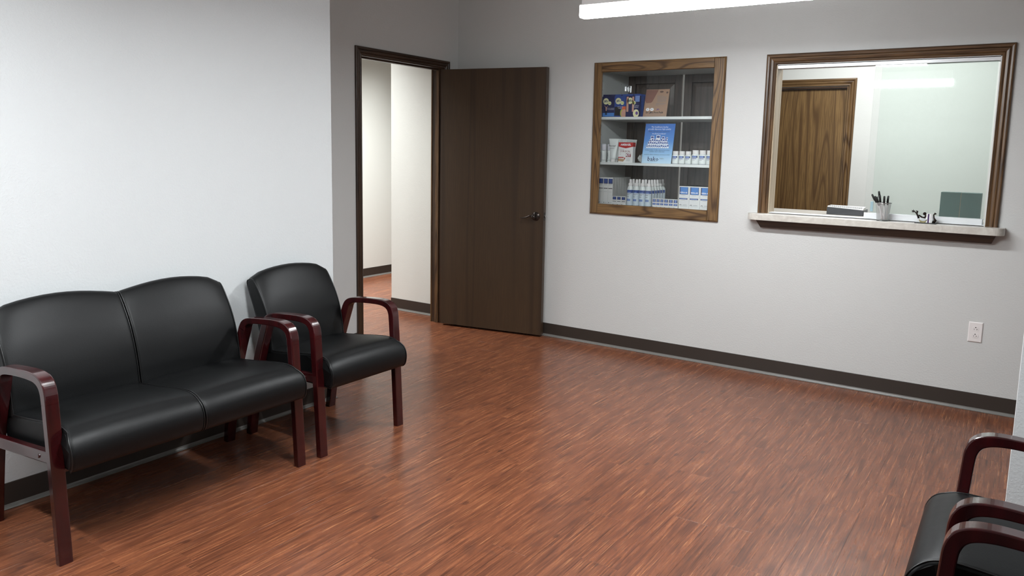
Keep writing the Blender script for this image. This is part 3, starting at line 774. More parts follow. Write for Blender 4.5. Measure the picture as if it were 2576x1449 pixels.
def dup(root, loc, rz):
    r = root.copy(); COL.objects.link(r); r.location = loc; r.rotation_euler = (0, 0, rz)
    for ch in list(root.children):
        c = ch.copy(); COL.objects.link(c); c.parent = r
        for g in ch.children:
            d = g.copy(); COL.objects.link(d); d.parent = c
    return r
love = make_seating('loveseat', 1.040, 2); love.location = (XL+U0, -3.247, 0)
tag(love, 'two seat black leather loveseat with mahogany arms, nearest on the left wall', 'loveseat')
ch1 = make_seating('armchair', 0.552, 1); ch1.location = (XL+U0, -2.367, 0)
tag(ch1, 'black leather armchair between the loveseat and the open doorway', 'chair', 'black guest armchairs')
ch2 = dup(ch1, (XR-U0, -2.715, 0), math.pi)
tag(ch2, 'black leather armchair at the right edge, farther of the two on the right', 'chair', 'black guest armchairs')
ch3 = dup(ch1, (XR-U0, -3.365, 0), math.pi)
tag(ch3, 'black leather armchair in the bottom right corner, nearest the viewpoint', 'chair', 'black guest armchairs')

# ------------------------------------------------------------------ things in the display cabinet
def rect(bm, x0, x1, y, z0, z1, t=0.0004): box(bm, x0, x1, y-t, y, z0, z1)
def dupt(root, loc, rz=None):
    r = dup(root, loc, rz if rz is not None else root.rotation_euler.z); return r
def prints(parent, name, rects, mat, y=0.0):
    bm = bmesh.new()
    for (x0, x1, z0, z1) in rects: rect(bm, x0, x1, y, z0, z1)
    o = mk(name, bm, mat, parent)
    if len(rects) > 1: o['kind'] = 'stuff'
    return o
def carton(name, w_, d_, h_, mat=None):
    """origin: front bottom centre, front faces -y"""
    e = empty(name); bm = bmesh.new(); box(bm, -w_/2, w_/2, 0, d_, 0, h_); mk('box', bm, mat or M['paper'], e, bevel=0.0006, seg=1); return e
FR = 'front row of the bottom shelf'
# --- top shelf: insole packs
def disc(bm, cx, cz, rx, rz, y, n=20, t=0.0004):
    loft(bm, [[(cx+rx*math.cos(a), y, cz+rz*math.sin(a)) for a in [k*2*math.pi/n for k in range(n)]], [(cx+rx*math.cos(a), y-t, cz+rz*math.sin(a)) for a in [k*2*math.pi/n for k in range(n)]]])
def insole_pack(w_, main, kind):
    e = empty('insole_pack'); H = 0.146; bm = bmesh.new(); box(bm, -w_/2, w_/2, 0, 0.022, 0, H)
    mk('box', bm, main, e, bevel=0.0008, seg=1)
    bm = bmesh.new(); T = [(-w_/2, H), (-w_/2, H+0.014), (w_/2, H+0.014), (w_/2, H), ]
    loft(bm, [[(x, 0.012, z) for x, z in T], [(x, 0.0135, z) for x, z in T]]); mk('hang_tab', bm, M['blue'] if kind != 'night' else M['navy'], e)
    bm = bmesh.new(); poly(bm, [(-0.008, 0.0118, H+0.004), (0.008, 0.0118, H+0.004), (0.003, 0.0118, H+0.010), (-0.003, 0.0118, H+0.010)]); mk('tab_slot', bm, M['dark_hole'], e)
    bm = bmesh.new(); disc(bm, -w_*0.20, 0.112, 0.0225, 0.0225, 0.0); disc(bm, w_*0.10, 0.098, 0.0135, 0.0135, 0.0); mk('logo_badge', bm, M['cream'], e)
    text('lettering', "Jill's", 0.021, M['navy_ink'], e, (-w_*0.19, -0.0007, 0.112), bold=0.0006)
    text('lettering', "Gels", 0.012, M['lime'], e, (w_*0.10, -0.0007, 0.098), bold=0.0003)
    return e
p1 = insole_pack(0.100, M['navy'], 'night'); p1.location = (1.344, 0.050, SH1)
tag(p1, 'dark navy insole pack at the left end of the top cabinet shelf', 'box', 'insole packs')
prints(p1, 'picture', [(-0.045, 0.048, 0.004, 0.030)], M['mid_blue'])
bm = bmesh.new()
for a, b in (((-0.030, 0.082), (-0.018, 0.066)), ((-0.004, 0.080), (-0.014, 0.066))):
    tube(bm, [(a[0], -0.0005, a[1]), (b[0], -0.0005, b[1])], 0.002, 5)
tube(bm, [(-0.016, -0.0004, 0.072), (-0.016, -0.0004, 0.044)], [0.005, 0.003], 6); mk('printed_figure', bm, M['skin'], p1)
prints(p1, 'printed_trousers', [(-0.023, -0.017, 0.016, 0.044), (-0.015, -0.009, 0.016, 0.044)], M['ink'], y=-0.0005)
text('lettering', 'Gel Toe Separators\n& Toe Spreaders', 0.0085, M['white_ink'], p1, (0.022, -0.0006, 0.058))
p2 = insole_pack(0.104, M['blue'], 'shoe'); p2.location = (1.446, 0.046, SH1)
tag(p2, 'blue insole pack with an orange print, between the navy pack and the foot cushion pack', 'box', 'insole packs')
prints(p2, 'picture', [(-0.048, -0.004, 0.010, 0.072)], M['ink'])
prints(p2, 'orange_print', [(0.010, 0.050, 0.052, 0.074)], M['orange'], y=-0.0005)
bm = bmesh.new(); disc(bm, 0.026, 0.024, 0.022, 0.030, -0.0006); mk('printed_insole', bm, M['skin'], p2)
bm = bmesh.new(); disc(bm, 0.022, 0.028, 0.026, 0.034, -0.0001); mk('insole_edge', bm, M['lime'], p2)
text('lettering', 'A Powerful\nCushion', 0.0095, M['white_ink'], p2, (-0.004, -0.0009, 0.066))
p3 = insole_pack(0.106, M['navy'], 'foot'); p3.location = (1.541, 0.040, SH1)
tag(p3, 'foot cushion pack with bare legs printed, rightmost of the front insole packs', 'box', 'insole packs')
prints(p3, 'printed_sky', [(0.018, 0.053, 0.105, 0.146)], M['light_blue'])
prints(p3, 'printed_legs', [(-0.048, -0.032, 0.036, 0.140), (-0.004, 0.010, 0.036, 0.140)], M['skin'], y=0.0)
bm = bmesh.new(); disc(bm, 0.028, 0.024, 0.023, 0.028, -0.0002); mk('printed_insole', bm, M['cream'], p3)
bm = bmesh.new(); disc(bm, 0.034, 0.026, 0.010, 0.012, -0.0007); mk('insole_pad', bm, M['purple'], p3)
text('lettering', 'Ball of Foot\nCushions', 0.010, M['white_ink'], p3, (0.026, -0.0006, 0.072))
prev = None
for k in range(3):
    if prev is None: prev = insole_pack(0.104, M['blue'], 'foot'); o = prev
    else: o = dup(prev, (0, 0, 0), 0)
    o.location = (1.542+0.004*k, 0.066+0.026*k, SH1)
    tag(o, 'blue insole pack stacked %s behind the foot cushion pack' % ('first','second','third')[k], 'box', 'insole packs filed behind')
# --- leaning sheets in clear stands
def sheet(name, w_, h_, lean, mat, loc, rz=0):
    e = empty(name, loc, rz)
    a = math.asin(lean/h_)
    p = empty('tmp'); bpy.data.objects.remove(p)
    bm = bmesh.new(); box(bm, -w_/2, w_/2, 0, 0.0006, 0, h_); s_ = mk('printed_sheet', bm, mat, e); s_.rotation_euler = (-a, 0, 0)
    bm = bmesh.new(); box(bm, -w_/2-0.002, w_/2+0.002, 0.001, 0.003, 0, h_+0.001); st = mk('clear_stand', bm, M['clear'], e); st.rotation_euler = (-a, 0, 0)
    bm = bmesh.new(); c = math.cos(a)
    loft(bm, [[(-w_/2, 0.004, 0.0002), (w_/2, 0.004, 0.0002), (w_/2, 0.004, 0.002), (-w_/2, 0.004, 0.002)], [(-w_/2, lean*0.9+0.07, 0.0002), (w_/2, lean*0.9+0.07, 0.0002), (w_/2, lean*0.9+0.07, 0.002), (-w_/2, lean*0.9+0.07, 0.002)]]); mk('stand_foot', bm, M['clear'], e)
    return e, s_
fa, sa = sheet('flyer', 0.176, 0.196, 0.046, M['flyer_tan'], (1.706, 0.050, SH1+0.0005))
tag(fa, 'tan product flyer leaning in a clear stand on the top cabinet shelf', 'flyer')
bm = bmesh.new(); poly(bm, [(-0.088, -0.0003, 0.194), (0.006, -0.0003, 0.194), (-0.030, -0.0003, 0.110), (-0.040, -0.0003, 0.100), (-0.075, -0.0003, 0.098), (-0.088, -0.0003, 0.120)]); mk('printed_foot', bm, plain('brown foot print', (138, 92, 78), 0.45, mottled=0.3), sa)
text('lettering', "Dr. Jill's Foot Pads", 0.0175, M['ink'], sa, (-0.004, -0.0006, 0.030), bold=0.0006)
bm = bmesh.new()
for cx in (-0.058, -0.026): disc(bm, cx, 0.052, 0.014, 0.011, -0.0001)
mk('logo_badge', bm, M['white_ink'], sa)
text('lettering', "Jill's", 0.014, M['purple'], sa, (0.020, -0.0006, 0.052), shear=0.2, bold=0.0004)
for cx in (-0.058, -0.026): text('lettering', "Jill's", 0.008, M['navy_ink'], sa, (cx, -0.0008, 0.052))
ls = [(0.0, 0.045, 0.148, 0.1495), (0.0, 0.075, 0.128, 0.130)]
ls += [(0.005, 0.070, 0.142-0.0035*k, 0.143-0.0035*k) for k in range(3)] + [(0.006, 0.070, 0.122-0.004*k, 0.1232-0.004*k) for k in range(5)]
ls += [(0.0, 0.074, 0.094, 0.0965), (-0.002, 0.062, 0.086, 0.088), (-0.002, 0.026, 0.0805, 0.082), (-0.080, 0.080, 0.0055, 0.0075), (-0.040, 0.048, 0.018, 0.0195)]
prints(sa, 'small_print', ls, M['grey_ink'])
bm = bmesh.new(); disc(bm, 0.030, 0.178, 0.014, 0.006, -0.0001); disc(bm, 0.072, 0.172, 0.008, 0.007, -0.0001); bd_ = mk('printed_birds', bm, plain('dark brown print', (92, 66, 54), 0.5), sa); bd_['kind'] = 'stuff'
fb, sb = sheet('flyer', 0.2235, 0.281, 0.052, M['flyer_blue'], (1.7335, 0.050, SH2+0.0005))
tag(fb, 'blue flyer of medical products leaning on the middle cabinet shelf', 'flyer')
text('lettering', 'This healthcare facility\nproudly dispenses high-quality', 0.0150, M['white_ink'], sb, (-0.004, -0.0004, 0.250), shear=0.15, sx=0.95)
text('lettering', 'Bako Therapeutic Solutions', 0.0150, M['navy_ink'], sb, (-0.004, -0.0004, 0.2255), shear=0.1, sx=0.95)
text('lettering', 'medical products!', 0.0150, M['white_ink'], sb, (-0.004, -0.0004, 0.210), shear=0.15, sx=0.95)
text('lettering', 'A full portfolio of office-dispensed products\navailable only to physicians.', 0.0105, M['navy_ink'], sb, (-0.002, -0.0004, 0.088))
text('lettering', 'needed podiatric pharmacy services provided', 0.0105, M['navy_ink'], sb, (-0.002, -0.0004, 0.062), shear=0.1)
text('lettering', 'bako', 0.044, M['navy_ink'], sb, (-0.026, -0.0004, 0.030), bold=0.0004)
text('lettering', 'bako', 0.016, M['grey_ink'], sb, (0.040, -0.0004, 0.035))
prints(sb, 'underline', [(-0.062, 0.006, 0.0125, 0.0135)], M['navy_ink'])
rnd = random.Random(3); wr, br = [], []
for row, (zb, n_, hh) in enumerate(((0.108, 11, 0.026), (0.128, 10, 0.030), (0.146, 8, 0.032), (0.164, 4, 0.030))):
    for k in range(n_):
        span = 0.172-row*0.018
        x = -0.004-span/2+span*(k+0.5)/n_; ww = span/n_*0.80; h2 = hh*rnd.uniform(0.65, 1.0)
        if row == 3: x = (-0.050, -0.006, 0.032, 0.060)[k]; ww = (0.024, 0.030, 0.022, 0.012)[k]; h2 = (0.030, 0.036, 0.026, 0.022)[k]
        wr.append((x-ww/2, x+ww/2, zb, zb+h2)); br.append((x-ww/2*0.75, x+ww/2*0.75, zb+h2*0.45, zb+h2*0.88))
prints(sb, 'printed_products', wr, M['white_ink']); prints(sb, 'printed_labels', br, M['blue'], y=-0.0005)

# --- middle shelf
def can():
    e = empty('foam_bottle'); bm = bmesh.new(); lathe(bm, [(0.0195, 0), (0.0205, 0.002), (0.0205, 0.080), (0.0195, 0.083)], 20); mk('bottle', bm, M['bottle'], e, smooth=True)
    bm = bmesh.new(); lathe(bm, [(0.0195, 0.0845), (0.0200, 0.088), (0.0198, 0.118), (0.0185, 0.126), (0.014, 0.130), (0.005, 0.131)], 20); mk('cap', bm, plain('lilac white cap', (222, 220, 228), 0.3), e, smooth=True)
    bm = bmesh.new(); lathe(bm, [(0.0207, 0.012), (0.0207, 0.0145)], 20, cap=False); mk('printed_band', bm, M['grey_ink'], e)
    text('lettering', 'FOAM', 0.016, M['ink'], e, (-0.012, -0.0172, 0.045), rot=(math.pi/2, -math.pi/2, -0.6))
    return e
c1 = can(); c1.location = (1.3115, 0.066, SH2); tag(c1, 'white capped foam bottle at the left end of the middle cabinet shelf', 'bottle')
c2 = dup(c1, (1.338, 0.112, SH2), 0.3); tag(c2, 'white capped foam bottle just right of the leftmost one on the middle shelf', 'bottle')
def tube_thing():
    e = empty('cream_tube'); bm = bmesh.new(); rings = []
    for t in range(9):
        f = t/8; z = 0.022+0.146*f; rx = 0.021+0.0185*f; ry = 0.0155*(1-f)+0.0008
        rings.append([(rx*math.cos(a), ry*math.sin(a), z) for a in [k*2*math.pi/20 for k in range(20)]])
    loft(bm, rings); mk('tube_body', bm, M['bottle'], e, smooth=True)
    bm = bmesh.new(); lathe(bm, [(0.0175, 0), (0.018, 0.001), (0.0185, 0.021), (0.017, 0.022)], 18); mk('cap', bm, M['white_plastic'], e, smooth=True)
    bm = bmesh.new(); box(bm, -0.0395, 0.0395, -0.0011, 0.0011, 0.160, 0.1685); mk('crimp', bm, M['bottle'], e)
    return e
tb0 = tube_thing(); tb0.location = (1.3935, 0.062, SH2)
text('lettering', 'Amerigel', 0.016, M['ink'], tb0, (-0.006, -0.0130, 0.118), rot=(math.pi/2+0.05, 0, 0))
prints(tb0, 'small_print', [(-0.026, 0.012, 0.098, 0.100)], M['grey_ink'], y=-0.0148)
tag(tb0, 'white cream tube at the front of the file of tubes beside the red kit box', 'tube', 'cream tubes')
for k in range(1, 10):
    o = dup(tb0, (1.3935, 0.062+0.0335*k, SH2), 0)
    tag(o, 'white cream tube %s from the front in the file behind the front tube' % ('second','third','fourth','fifth','sixth','seventh','eighth','ninth','tenth')[k-1], 'tube', 'cream tubes filed behind')
kit = carton('kit_box', 0.1135, 0.042, 0.143); kit.location = (1.4965, 0.048, SH2)
tag(kit, 'white surgical kit box with a red top on the middle cabinet shelf', 'box')
bm = bmesh.new(); poly(bm, [(-0.0567, -0.0004, 0.1432), (-0.0567, -0.0004, 0.113), (0.0, -0.0004, 0.101), (0.0567, -0.0004, 0.113), (0.0567, -0.0004, 0.1432)])
poly(bm, [(0.0571, -0.0004, 0.113), (0.0571, 0.042, 0.113), (0.0571, 0.042, 0.1432), (0.0571, -0.0004, 0.1432)]); mk('red_band', bm, M['red'], kit, recalc=False)
text('lettering', 'AMERIGEL', 0.0195, M['white_ink'], kit, (0.0, -0.0008, 0.126), bold=0.0007, sx=0.92)
text('lettering', 'POST-OP', 0.008, M['grey_ink'], kit, (-0.030, -0.0006, 0.092))
text('lettering', 'SURGICAL', 0.0195, M['dark_red'], kit, (-0.002, -0.0006, 0.079), sx=0.9)
prints(kit, 'kit_patch', [(0.001, 0.042, 0.040, 0.066)], M['dark_red'])
text('lettering', 'KIT', 0.026, M['white_ink'], kit, (0.0215, -0.0008, 0.053), bold=0.0008)
prints(kit, 'red_label', [(-0.0567, -0.014, 0.032, 0.039)], M['red'])
bm = bmesh.new(); poly(bm, [(-0.0567, -0.0005, 0.028), (-0.002, -0.0005, 0.024), (-0.018, -0.0005, 0.006), (-0.0567, -0.0005, 0.010)]); mk('printed_bandage', bm, M['tan'], kit)
bm = bmesh.new(); disc(bm, -0.006, 0.030, 0.0055, 0.0055, -0.0003); mk('red_dot', bm, M['red'], kit)
prints(kit, 'small_print', [(0.006, 0.036, 0.030-0.005*k, 0.0312-0.005*k) for k in range(5)] + [(-0.046, -0.036, 0.067, 0.0682), (-0.044, -0.038, 0.056, 0.058)], M['grey_ink'])
bm = bmesh.new(); rnd = random.Random(9)
bmesh.ops.create_icosphere(bm, subdivisions=3, radius=0.027, matrix=Matrix.Translation((0, 0, 0.029)))
for v in bm.verts:
    k = 1+0.28*math.sin(v.co.x*210+1.3)*math.sin(v.co.z*170)+rnd.uniform(-0.14, 0.14); v.co.x *= k; v.co.y *= k; v.co.z = max(0.0004, v.co.z*(1+0.25*math.sin(v.co.x*260)))
bagm = plain('crumpled translucent plastic', (188, 190, 188), 0.25); 
bag = mk('plastic_bag', bm, bagm); bag.location = (1.592, 0.120, SH2)
tag(bag, 'crumpled pale plastic wrap between the red kit box and blue flyer', 'plastic wrap')

def pill_bottle(r, h):
    e = empty('pill_bottle'); bm = bmesh.new(); hb = h*0.72
    lathe(bm, [(r*0.95, 0), (r, 0.002), (r, hb-0.006), (r*0.9, hb-0.001), (r*0.78, hb)], 20); mk('bottle', bm, M['bottle'], e, smooth=True)
    bm = bmesh.new(); lathe(bm, [(r*0.84, hb+0.0005), (r*0.86, hb+0.002), (r*0.86, h-0.002), (r*0.82, h)], 20); mk('cap', bm, M['white_plastic'], e)
    def arc(z0, z1, a0, a1, m, nm, rr):
        bm = bmesh.new(); P_ = [a0+(a1-a0)*k/8 for k in range(9)]
        loft(bm, [[(rr*math.cos(a), rr*math.sin(a), z0) for a in P_], [(rr*math.cos(a), rr*math.sin(a), z1) for a in P_]], cap=False, closed=False); mk(nm, bm, m, e, smooth=True)
    d = math.pi/180
    arc(hb*0.66, hb*0.86, -135*d, -40*d, M['navy_ink'], 'label_band', r+0.0004); arc(hb*0.69, hb*0.83, -122*d, -58*d, M['light_blue'], 'label_panel', r+0.0007)
    arc(hb*0.55, hb*0.61, -135*d, -55*d, M['blue'], 'label_stripe', r+0.0004); arc(hb*0.03, hb*0.055, -160*d, -10*d, M['navy_ink'], 'label_edge', r+0.0004)
    arc(hb*0.42, hb*0.45, -130*d, -80*d, M['grey_ink'], 'small_print', r+0.0004)
    return e
pb = pill_bottle(0.0225, 0.0885)
for k, x in enumerate((1.8730, 1.9195, 1.9660)):
    o = pb if k == 0 else dup(pb, (0, 0, 0), 0); o.location = (x, 0.062, SH2)
    tag(o, ('short white pill bottle touching the blue flyer', 'short white pill bottle in the middle of the three short ones', 'short white pill bottle next to the taller ones')[k], 'bottle', 'short pill bottles')
pb2 = pill_bottle(0.0252, 0.0965)
for k, x in enumerate((2.0180, 2.0690, 2.1200)):
    o = pb2 if k == 0 else dup(pb2, (0, 0, 0), 0); o.location = (x, 0.060, SH2)
    tag(o, ('taller white pill bottle beside the short ones', 'taller white pill bottle second from the right on the middle shelf', 'taller white pill bottle at the right end of the middle shelf')[k], 'bottle', 'tall pill bottles')

# --- bottom shelf
def tall_carton():
    e = carton('tall_carton', 0.0375, 0.040, 0.197)
    prints(e, 'blue_square', [(-0.0165, 0.0165, 0.152, 0.188)], M['navy_ink']); prints(e, 'blue_panel', [(-0.0125, 0.0125, 0.157, 0.186)], M['blue'], y=-0.0005)
    prints(e, 'black_bar', [(-0.0165, 0.0165, 0.1155, 0.1205)], M['ink']); prints(e, 'small_print', [(-0.015, 0.013, 0.146, 0.1475), (-0.015, 0.010, 0.141, 0.142), (-0.015, 0.012, 0.092, 0.093), (-0.004, 0.012, 0.014, 0.0155)], M['grey_ink'])
    bm = bmesh.new(); disc(bm, -0.011, 0.015, 0.0035, 0.003, 0.0, 8); mk('logo', bm, M['ink'], e)
    return e
tc0 = tall_carton()
for k, x in enumerate((1.3080, 1.3465, 1.3850)):
    o = tc0 if k == 0 else dup(tc0, (0, 0, 0), 0); o.location = (x, 0.048, CZ0)
    tag(o, ('leftmost tall slim white carton on the bottom shelf', 'middle one of the three tall slim white cartons', 'tall slim white carton beside the three small low ones')[k], 'box', 'tall slim cartons in front')
for k in range(1, 7):
    o = dup(tc0, (1.3850, 0.048+0.0425*k, CZ0), 0)
    tag(o, 'tall slim white carton, %s from the front in the right file' % ('second','third','fourth','fifth','sixth','seventh')[k-1], 'box', 'tall slim cartons filed behind')
def small_carton(w_, blue2=False):
    e = carton('small_carton', w_, w_*0.95, 0.0645); q = w_/2
    prints(e, 'blue_square', [(-q*0.78, q*0.78, 0.040, 0.0605)], M['navy_ink']); prints(e, 'blue_panel', [(-q*0.45, q*0.45, 0.041, 0.0595)], M['light_blue'] if blue2 else M['blue'], y=-0.0005)
    if blue2: prints(e, 'lower_panel', [(-q*0.78, q*0.78, 0.020, 0.033)], M['blue']); prints(e, 'pale_panel', [(-q*0.5, q*0.5, 0.021, 0.032)], M['light_blue'], y=-0.0005)
    else: prints(e, 'black_bar', [(-q*0.78, q*0.78, 0.0260, 0.0295)], M['ink'])
    prints(e, 'small_print', [(-q*0.8, -q*0.45, 0.004, 0.007)], M['ink'])
    return e
s0 = small_carton(0.0355)
for k, x in enumerate((1.4225, 1.4585, 1.4945)):
    o = s0 if k == 0 else dup(s0, (0, 0, 0), 0); o.location = (x, 0.046, CZ0)
    tag(o, ('small low white carton next to the tall slim ones', 'small low white carton with a black bar, second of three', 'small low white carton touching the spray bottles on the left')[k], 'box', 'small black barred cartons')
s1 = small_carton(0.0290, True)
for k, x in enumerate((1.7395, 1.7685, 1.7975)):
    o = s1 if k == 0 else dup(s1, (0, 0, 0), 0); o.location = (x, 0.036, CZ0)
    tag(o, ('narrow small blue and white carton against the spray bottles', 'narrow small blue and white carton, second from the spray bottles', 'narrow small blue and white carton, third from the spray bottles')[k], 'box', 'narrow small cartons')
s2 = small_carton(0.0345, True)
for k, x in enumerate((1.8300, 1.8650, 1.9000)):
    o = s2 if k == 0 else dup(s2, (0, 0, 0), 0); o.location = (x-0.001, 0.036, CZ0)
    tag(o, ('wider small blue and white carton, third from the large cartons', 'wider small blue and white carton, second from the large cartons', 'wider small blue and white carton against the large cartons')[k], 'box', 'wider small cartons')
def spray():
    e = empty('spray_bottle'); r = 0.0228; bm = bmesh.new()
    lathe(bm, [(r*0.92, 0), (r, 0.003), (r, 0.118), (r*0.96, 0.124), (r*0.80, 0.134), (r*0.62, 0.141), (0.0125, 0.144)], 22); mk('bottle', bm, M['bottle'], e, smooth=True)
    bm = bmesh.new(); lathe(bm, [(0.0150, 0.1445), (0.0152, 0.146), (0.0150, 0.160), (0.0135, 0.163), (0.0095, 0.165), (0.0088, 0.186), (0.0078, 0.191), (0.004, 0.192)], 16); mk('sprayer', bm, M['white_plastic'], e, smooth=True)
    def band(z0, z1, a0, a1, m, nm, rr):
        bm = bmesh.new(); P_ = [math.radians(a0+(a1-a0)*k/12) for k in range(13)]
        loft(bm, [[(rr*math.cos(a), rr*math.sin(a), z0) for a in P_], [(rr*math.cos(a), rr*math.sin(a), z1) for a in P_]], cap=False, closed=False); mk(nm, bm, m, e, smooth=True)
    band(0.006, 0.116, -200, 20, plain_pale, 'paper_label', r+0.0003); band(0.094, 0.115, -165, -12, M['blue'], 'blue_band', r+0.0006); band(0.0965, 0.1015, -120, -60, M['light_blue'], 'lettering_band', r+0.0009)
    band(0.036, 0.051, -150, -62, M['light_blue'], 'pale_panel', r+0.0006); band(0.0865, 0.0885, -150, -40, M['navy_ink'], 'small_print', r+0.0006)
    band(0.0795, 0.0815, -140, -75, M['ink'], 'small_print', r+0.0006); band(0.066, 0.069, -135, -85, M['grey_ink'], 'small_print', r+0.0006); band(0.003, 0.0055, -200, 20, M['navy_ink'], 'base_band', r+0.0004)
    return e
plain_pale = plain('pale blue white label', (214, 226, 234), 0.4, mottled=0.02)
sp0 = spray(); n_ = 0
for col in range(4):
    for row in range(6 if col == 3 else 2):
        o = sp0 if n_ == 0 else dup(sp0, (0, 0, 0), 0); n_ += 1
        o.location = (1.5405+0.0480*col-0.002, 0.064+0.0475*row, CZ0)
        if row == 0: tag(o, ('white spray bottle with blue band, leftmost of the four in front', 'white spray bottle with blue band, second of the four in front', 'white spray bottle with blue band, third of the four in front', 'white spray bottle with blue band, rightmost of the four in front')[col], 'bottle', 'front spray bottles')
        elif col == 3: tag(o, 'white spray bottle, %s from the front in the right hand file' % ('second','third','fourth','fifth','sixth')[row-1], 'bottle', 'spray bottles filed on the right')
        else: tag(o, 'white spray bottle in the second row, behind the %s front one' % ('leftmost','second','third')[col], 'bottle', 'second row of spray bottles')
def kera():
    e = carton('large_carton', 0.0755, 0.070, 0.159)
    prints(e, 'blue_square', [(-0.0335, 0.0285, 0.103, 0.1535)], M['navy_ink']); prints(e, 'blue_panel', [(-0.0265, 0.0255, 0.105, 0.1525)], M['mid_blue'], y=-0.0005)
    text('lettering', 'KERA-42', 0.0135, M['white_ink'], e, (-0.0025, -0.0011, 0.1155), bold=0.0004)
    prints(e, 'blue_bar', [(-0.0335, 0.0255, 0.0685, 0.078)], M['navy_ink']); prints(e, 'pale_bar', [(-0.0285, 0.0205, 0.070, 0.0765)], M['light_blue'], y=-0.0005)
    prints(e, 'small_print', [(-0.020, 0.010, 0.096, 0.097), (-0.020, 0.008, 0.063, 0.064), (-0.008, 0.022, 0.032, 0.0332), (-0.008, 0.026, 0.027, 0.0282), (-0.026, 0.026, 0.0205, 0.0213)], M['grey_ink'])
    bm = bmesh.new()
    for q in (0.0075, 0.0045): tube(bm, [(-0.023+q*math.cos(a), -0.0004, 0.027+q*0.9*math.sin(a)) for a in [k*math.pi/8 for k in range(9)]], 0.0008, 5)
    mk('logo', bm, M['ink'], e)
    return e
k0_ = kera()
for k, x in enumerate((1.9570, 2.0335, 2.1100)):
    o = k0_ if k == 0 else dup(k0_, (0, 0, 0), 0); o.location = (x, 0.040, CZ0)
    tag(o, ('large white carton with a blue square, leftmost of the three large ones', 'large white carton with a blue square, middle of the three large ones', 'large white carton cut off by the frame at the right end')[k], 'box', 'large blue squared cartons')
bm = bmesh.new(); us = [i/14 for i in range(15)]
top = [[(1.925+0.225*u, 0.045+0.06*v, CZ0+0.1600+0.010*math.sin(math.pi*v)*(0.4+0.6*math.sin(math.pi*u))+0.0006) for u in us] for v in (0, 0.25, 0.5, 0.75, 1.0)]
loft(bm, top, cap=False, closed=False)
pw = mk('plastic_sheet', bm, M['clear'], None, smooth=True); md = pw.modifiers.new('solid', 'SOLIDIFY'); md.thickness = 0.0004
tag(pw, 'clear plastic film lying on top of the three large cartons', 'plastic film')

# ------------------------------------------------------------------ on the ledge
LZ = 1.0572
cup = tag(empty('pen_cup', (3.231, -0.048, LZ)), 'silver wire mesh pen cup on the stone ledge', 'cup')
bm = bmesh.new(); lathe(bm, [(0.0315, 0.003), (0.0355, 0.040), (0.0405, 0.085), (0.0430, 0.104)], 36, cap=False); mk('mesh_wall', bm, M['mesh'], cup, smooth=True)
bm = bmesh.new(); tube(bm, [(0.0435*math.cos(a), 0.0435*math.sin(a), 0.1055) for a in [k*math.pi/16 for k in range(33)]], 0.0018, 8); mk('rim', bm, M['steel'], cup, smooth=True)
bm = bmesh.new(); tube(bm, [(0.0315*math.cos(a), 0.0315*math.sin(a), 0.003) for a in [k*math.pi/16 for k in range(33)]], 0.0018, 8); lathe(bm, [(0.031, 0.0005), (0.031, 0.0015)], 24); mk('base', bm, plain('dark grey metal', (90, 92, 92), 0.3, 0.7), cup)
def pen(b, t, long_, label, blk=True):
    e = tag(empty('pen', (0, 0, 0)), label, 'pen', 'pens in the cup')
    B, T = V(b), V(t); d = (T-B).normalized(); Lq = (T-B).length
    e.location = (3.231, -0.048, LZ); cp = 0.055
    bm = bmesh.new(); tube(bm, [B, B+d*0.008, T-d*cp], [0.002, 0.0042, 0.0042], 8); mk('barrel', bm, M['white_plastic'], e, smooth=True)
    bm = bmesh.new(); tube(bm, [T-d*cp, T-d*0.004, T], [0.0052, 0.0050, 0.0030], 8); c = mk('cap', bm, M['black'], e, smooth=True)
    s_ = d.cross(V((0, 1, 0))).normalized(); bm = bmesh.new(); tube(bm, [T-d*0.003+s_*0.0045, T-d*0.040+s_*0.0066], 0.0013, 5); mk('clip', bm, M['black'], c)
pen((0.020, -0.008, 0.006), (-0.068, 0.004, 0.153), 0, 'black capped pen leaning farthest left in the cup')
pen((0.006, 0.010, 0.006), (-0.033, 0.012, 0.173), 0, 'black capped pen standing highest in the cup')
pen((0.012, 0.002, 0.006), (-0.050, -0.006, 0.143), 0, 'shorter black capped pen between the two left leaning ones')
pen((0.002, -0.010, 0.006), (-0.038, -0.012, 0.141), 0, 'black capped pen low against the front left of the cup')
pen((-0.004, 0.000, 0.006), (-0.024, 0.006, 0.150), 0, 'black capped pen just right of the highest one')
pen((0.012, -0.014, 0.006), (0.004, -0.020, 0.147), 0, 'upright black capped pen, left of the upright pair')
pen((0.020, 0.006, 0.006), (0.021, 0.010, 0.148), 0, 'upright black capped pen, right of the upright pair')

spur = tag(empty('spur_ornament', (3.458, -0.050, LZ)), 'small bronze cowboy spur ornament on a dark base', 'ornament')
bm = bmesh.new(); loft(bm, [[(-0.055, -0.020, 0.0), (0.057, -0.020, 0.0), (0.057, 0.020, 0.0), (-0.055, 0.020, 0.0)], [(-0.052, -0.017, 0.0055), (0.054, -0.017, 0.0055), (0.054, 0.017, 0.0055), (-0.052, 0.017, 0.0055)]])
mk('base', bm, M['black'], spur, bevel=0.001)
dkb = plain('dark antique bronze', (46, 38, 34), 0.3, 0.8)
bm = bmesh.new(); pts = []
for k in range(15):
    a = math.radians(200+150*k/14); pts.append((-0.012+0.022*math.cos(a), -0.008, 0.030+0.022*math.sin(a)))
loft(bm, [[p+o_ for o_ in (V((0, -0.006, -0.004)), V((0, 0.006, -0.004)), V((0, 0.006, 0.004)), V((0, -0.006, 0.004)))] for p in map(V, pts)]); mk('heel_band', bm, M['brass'], spur)
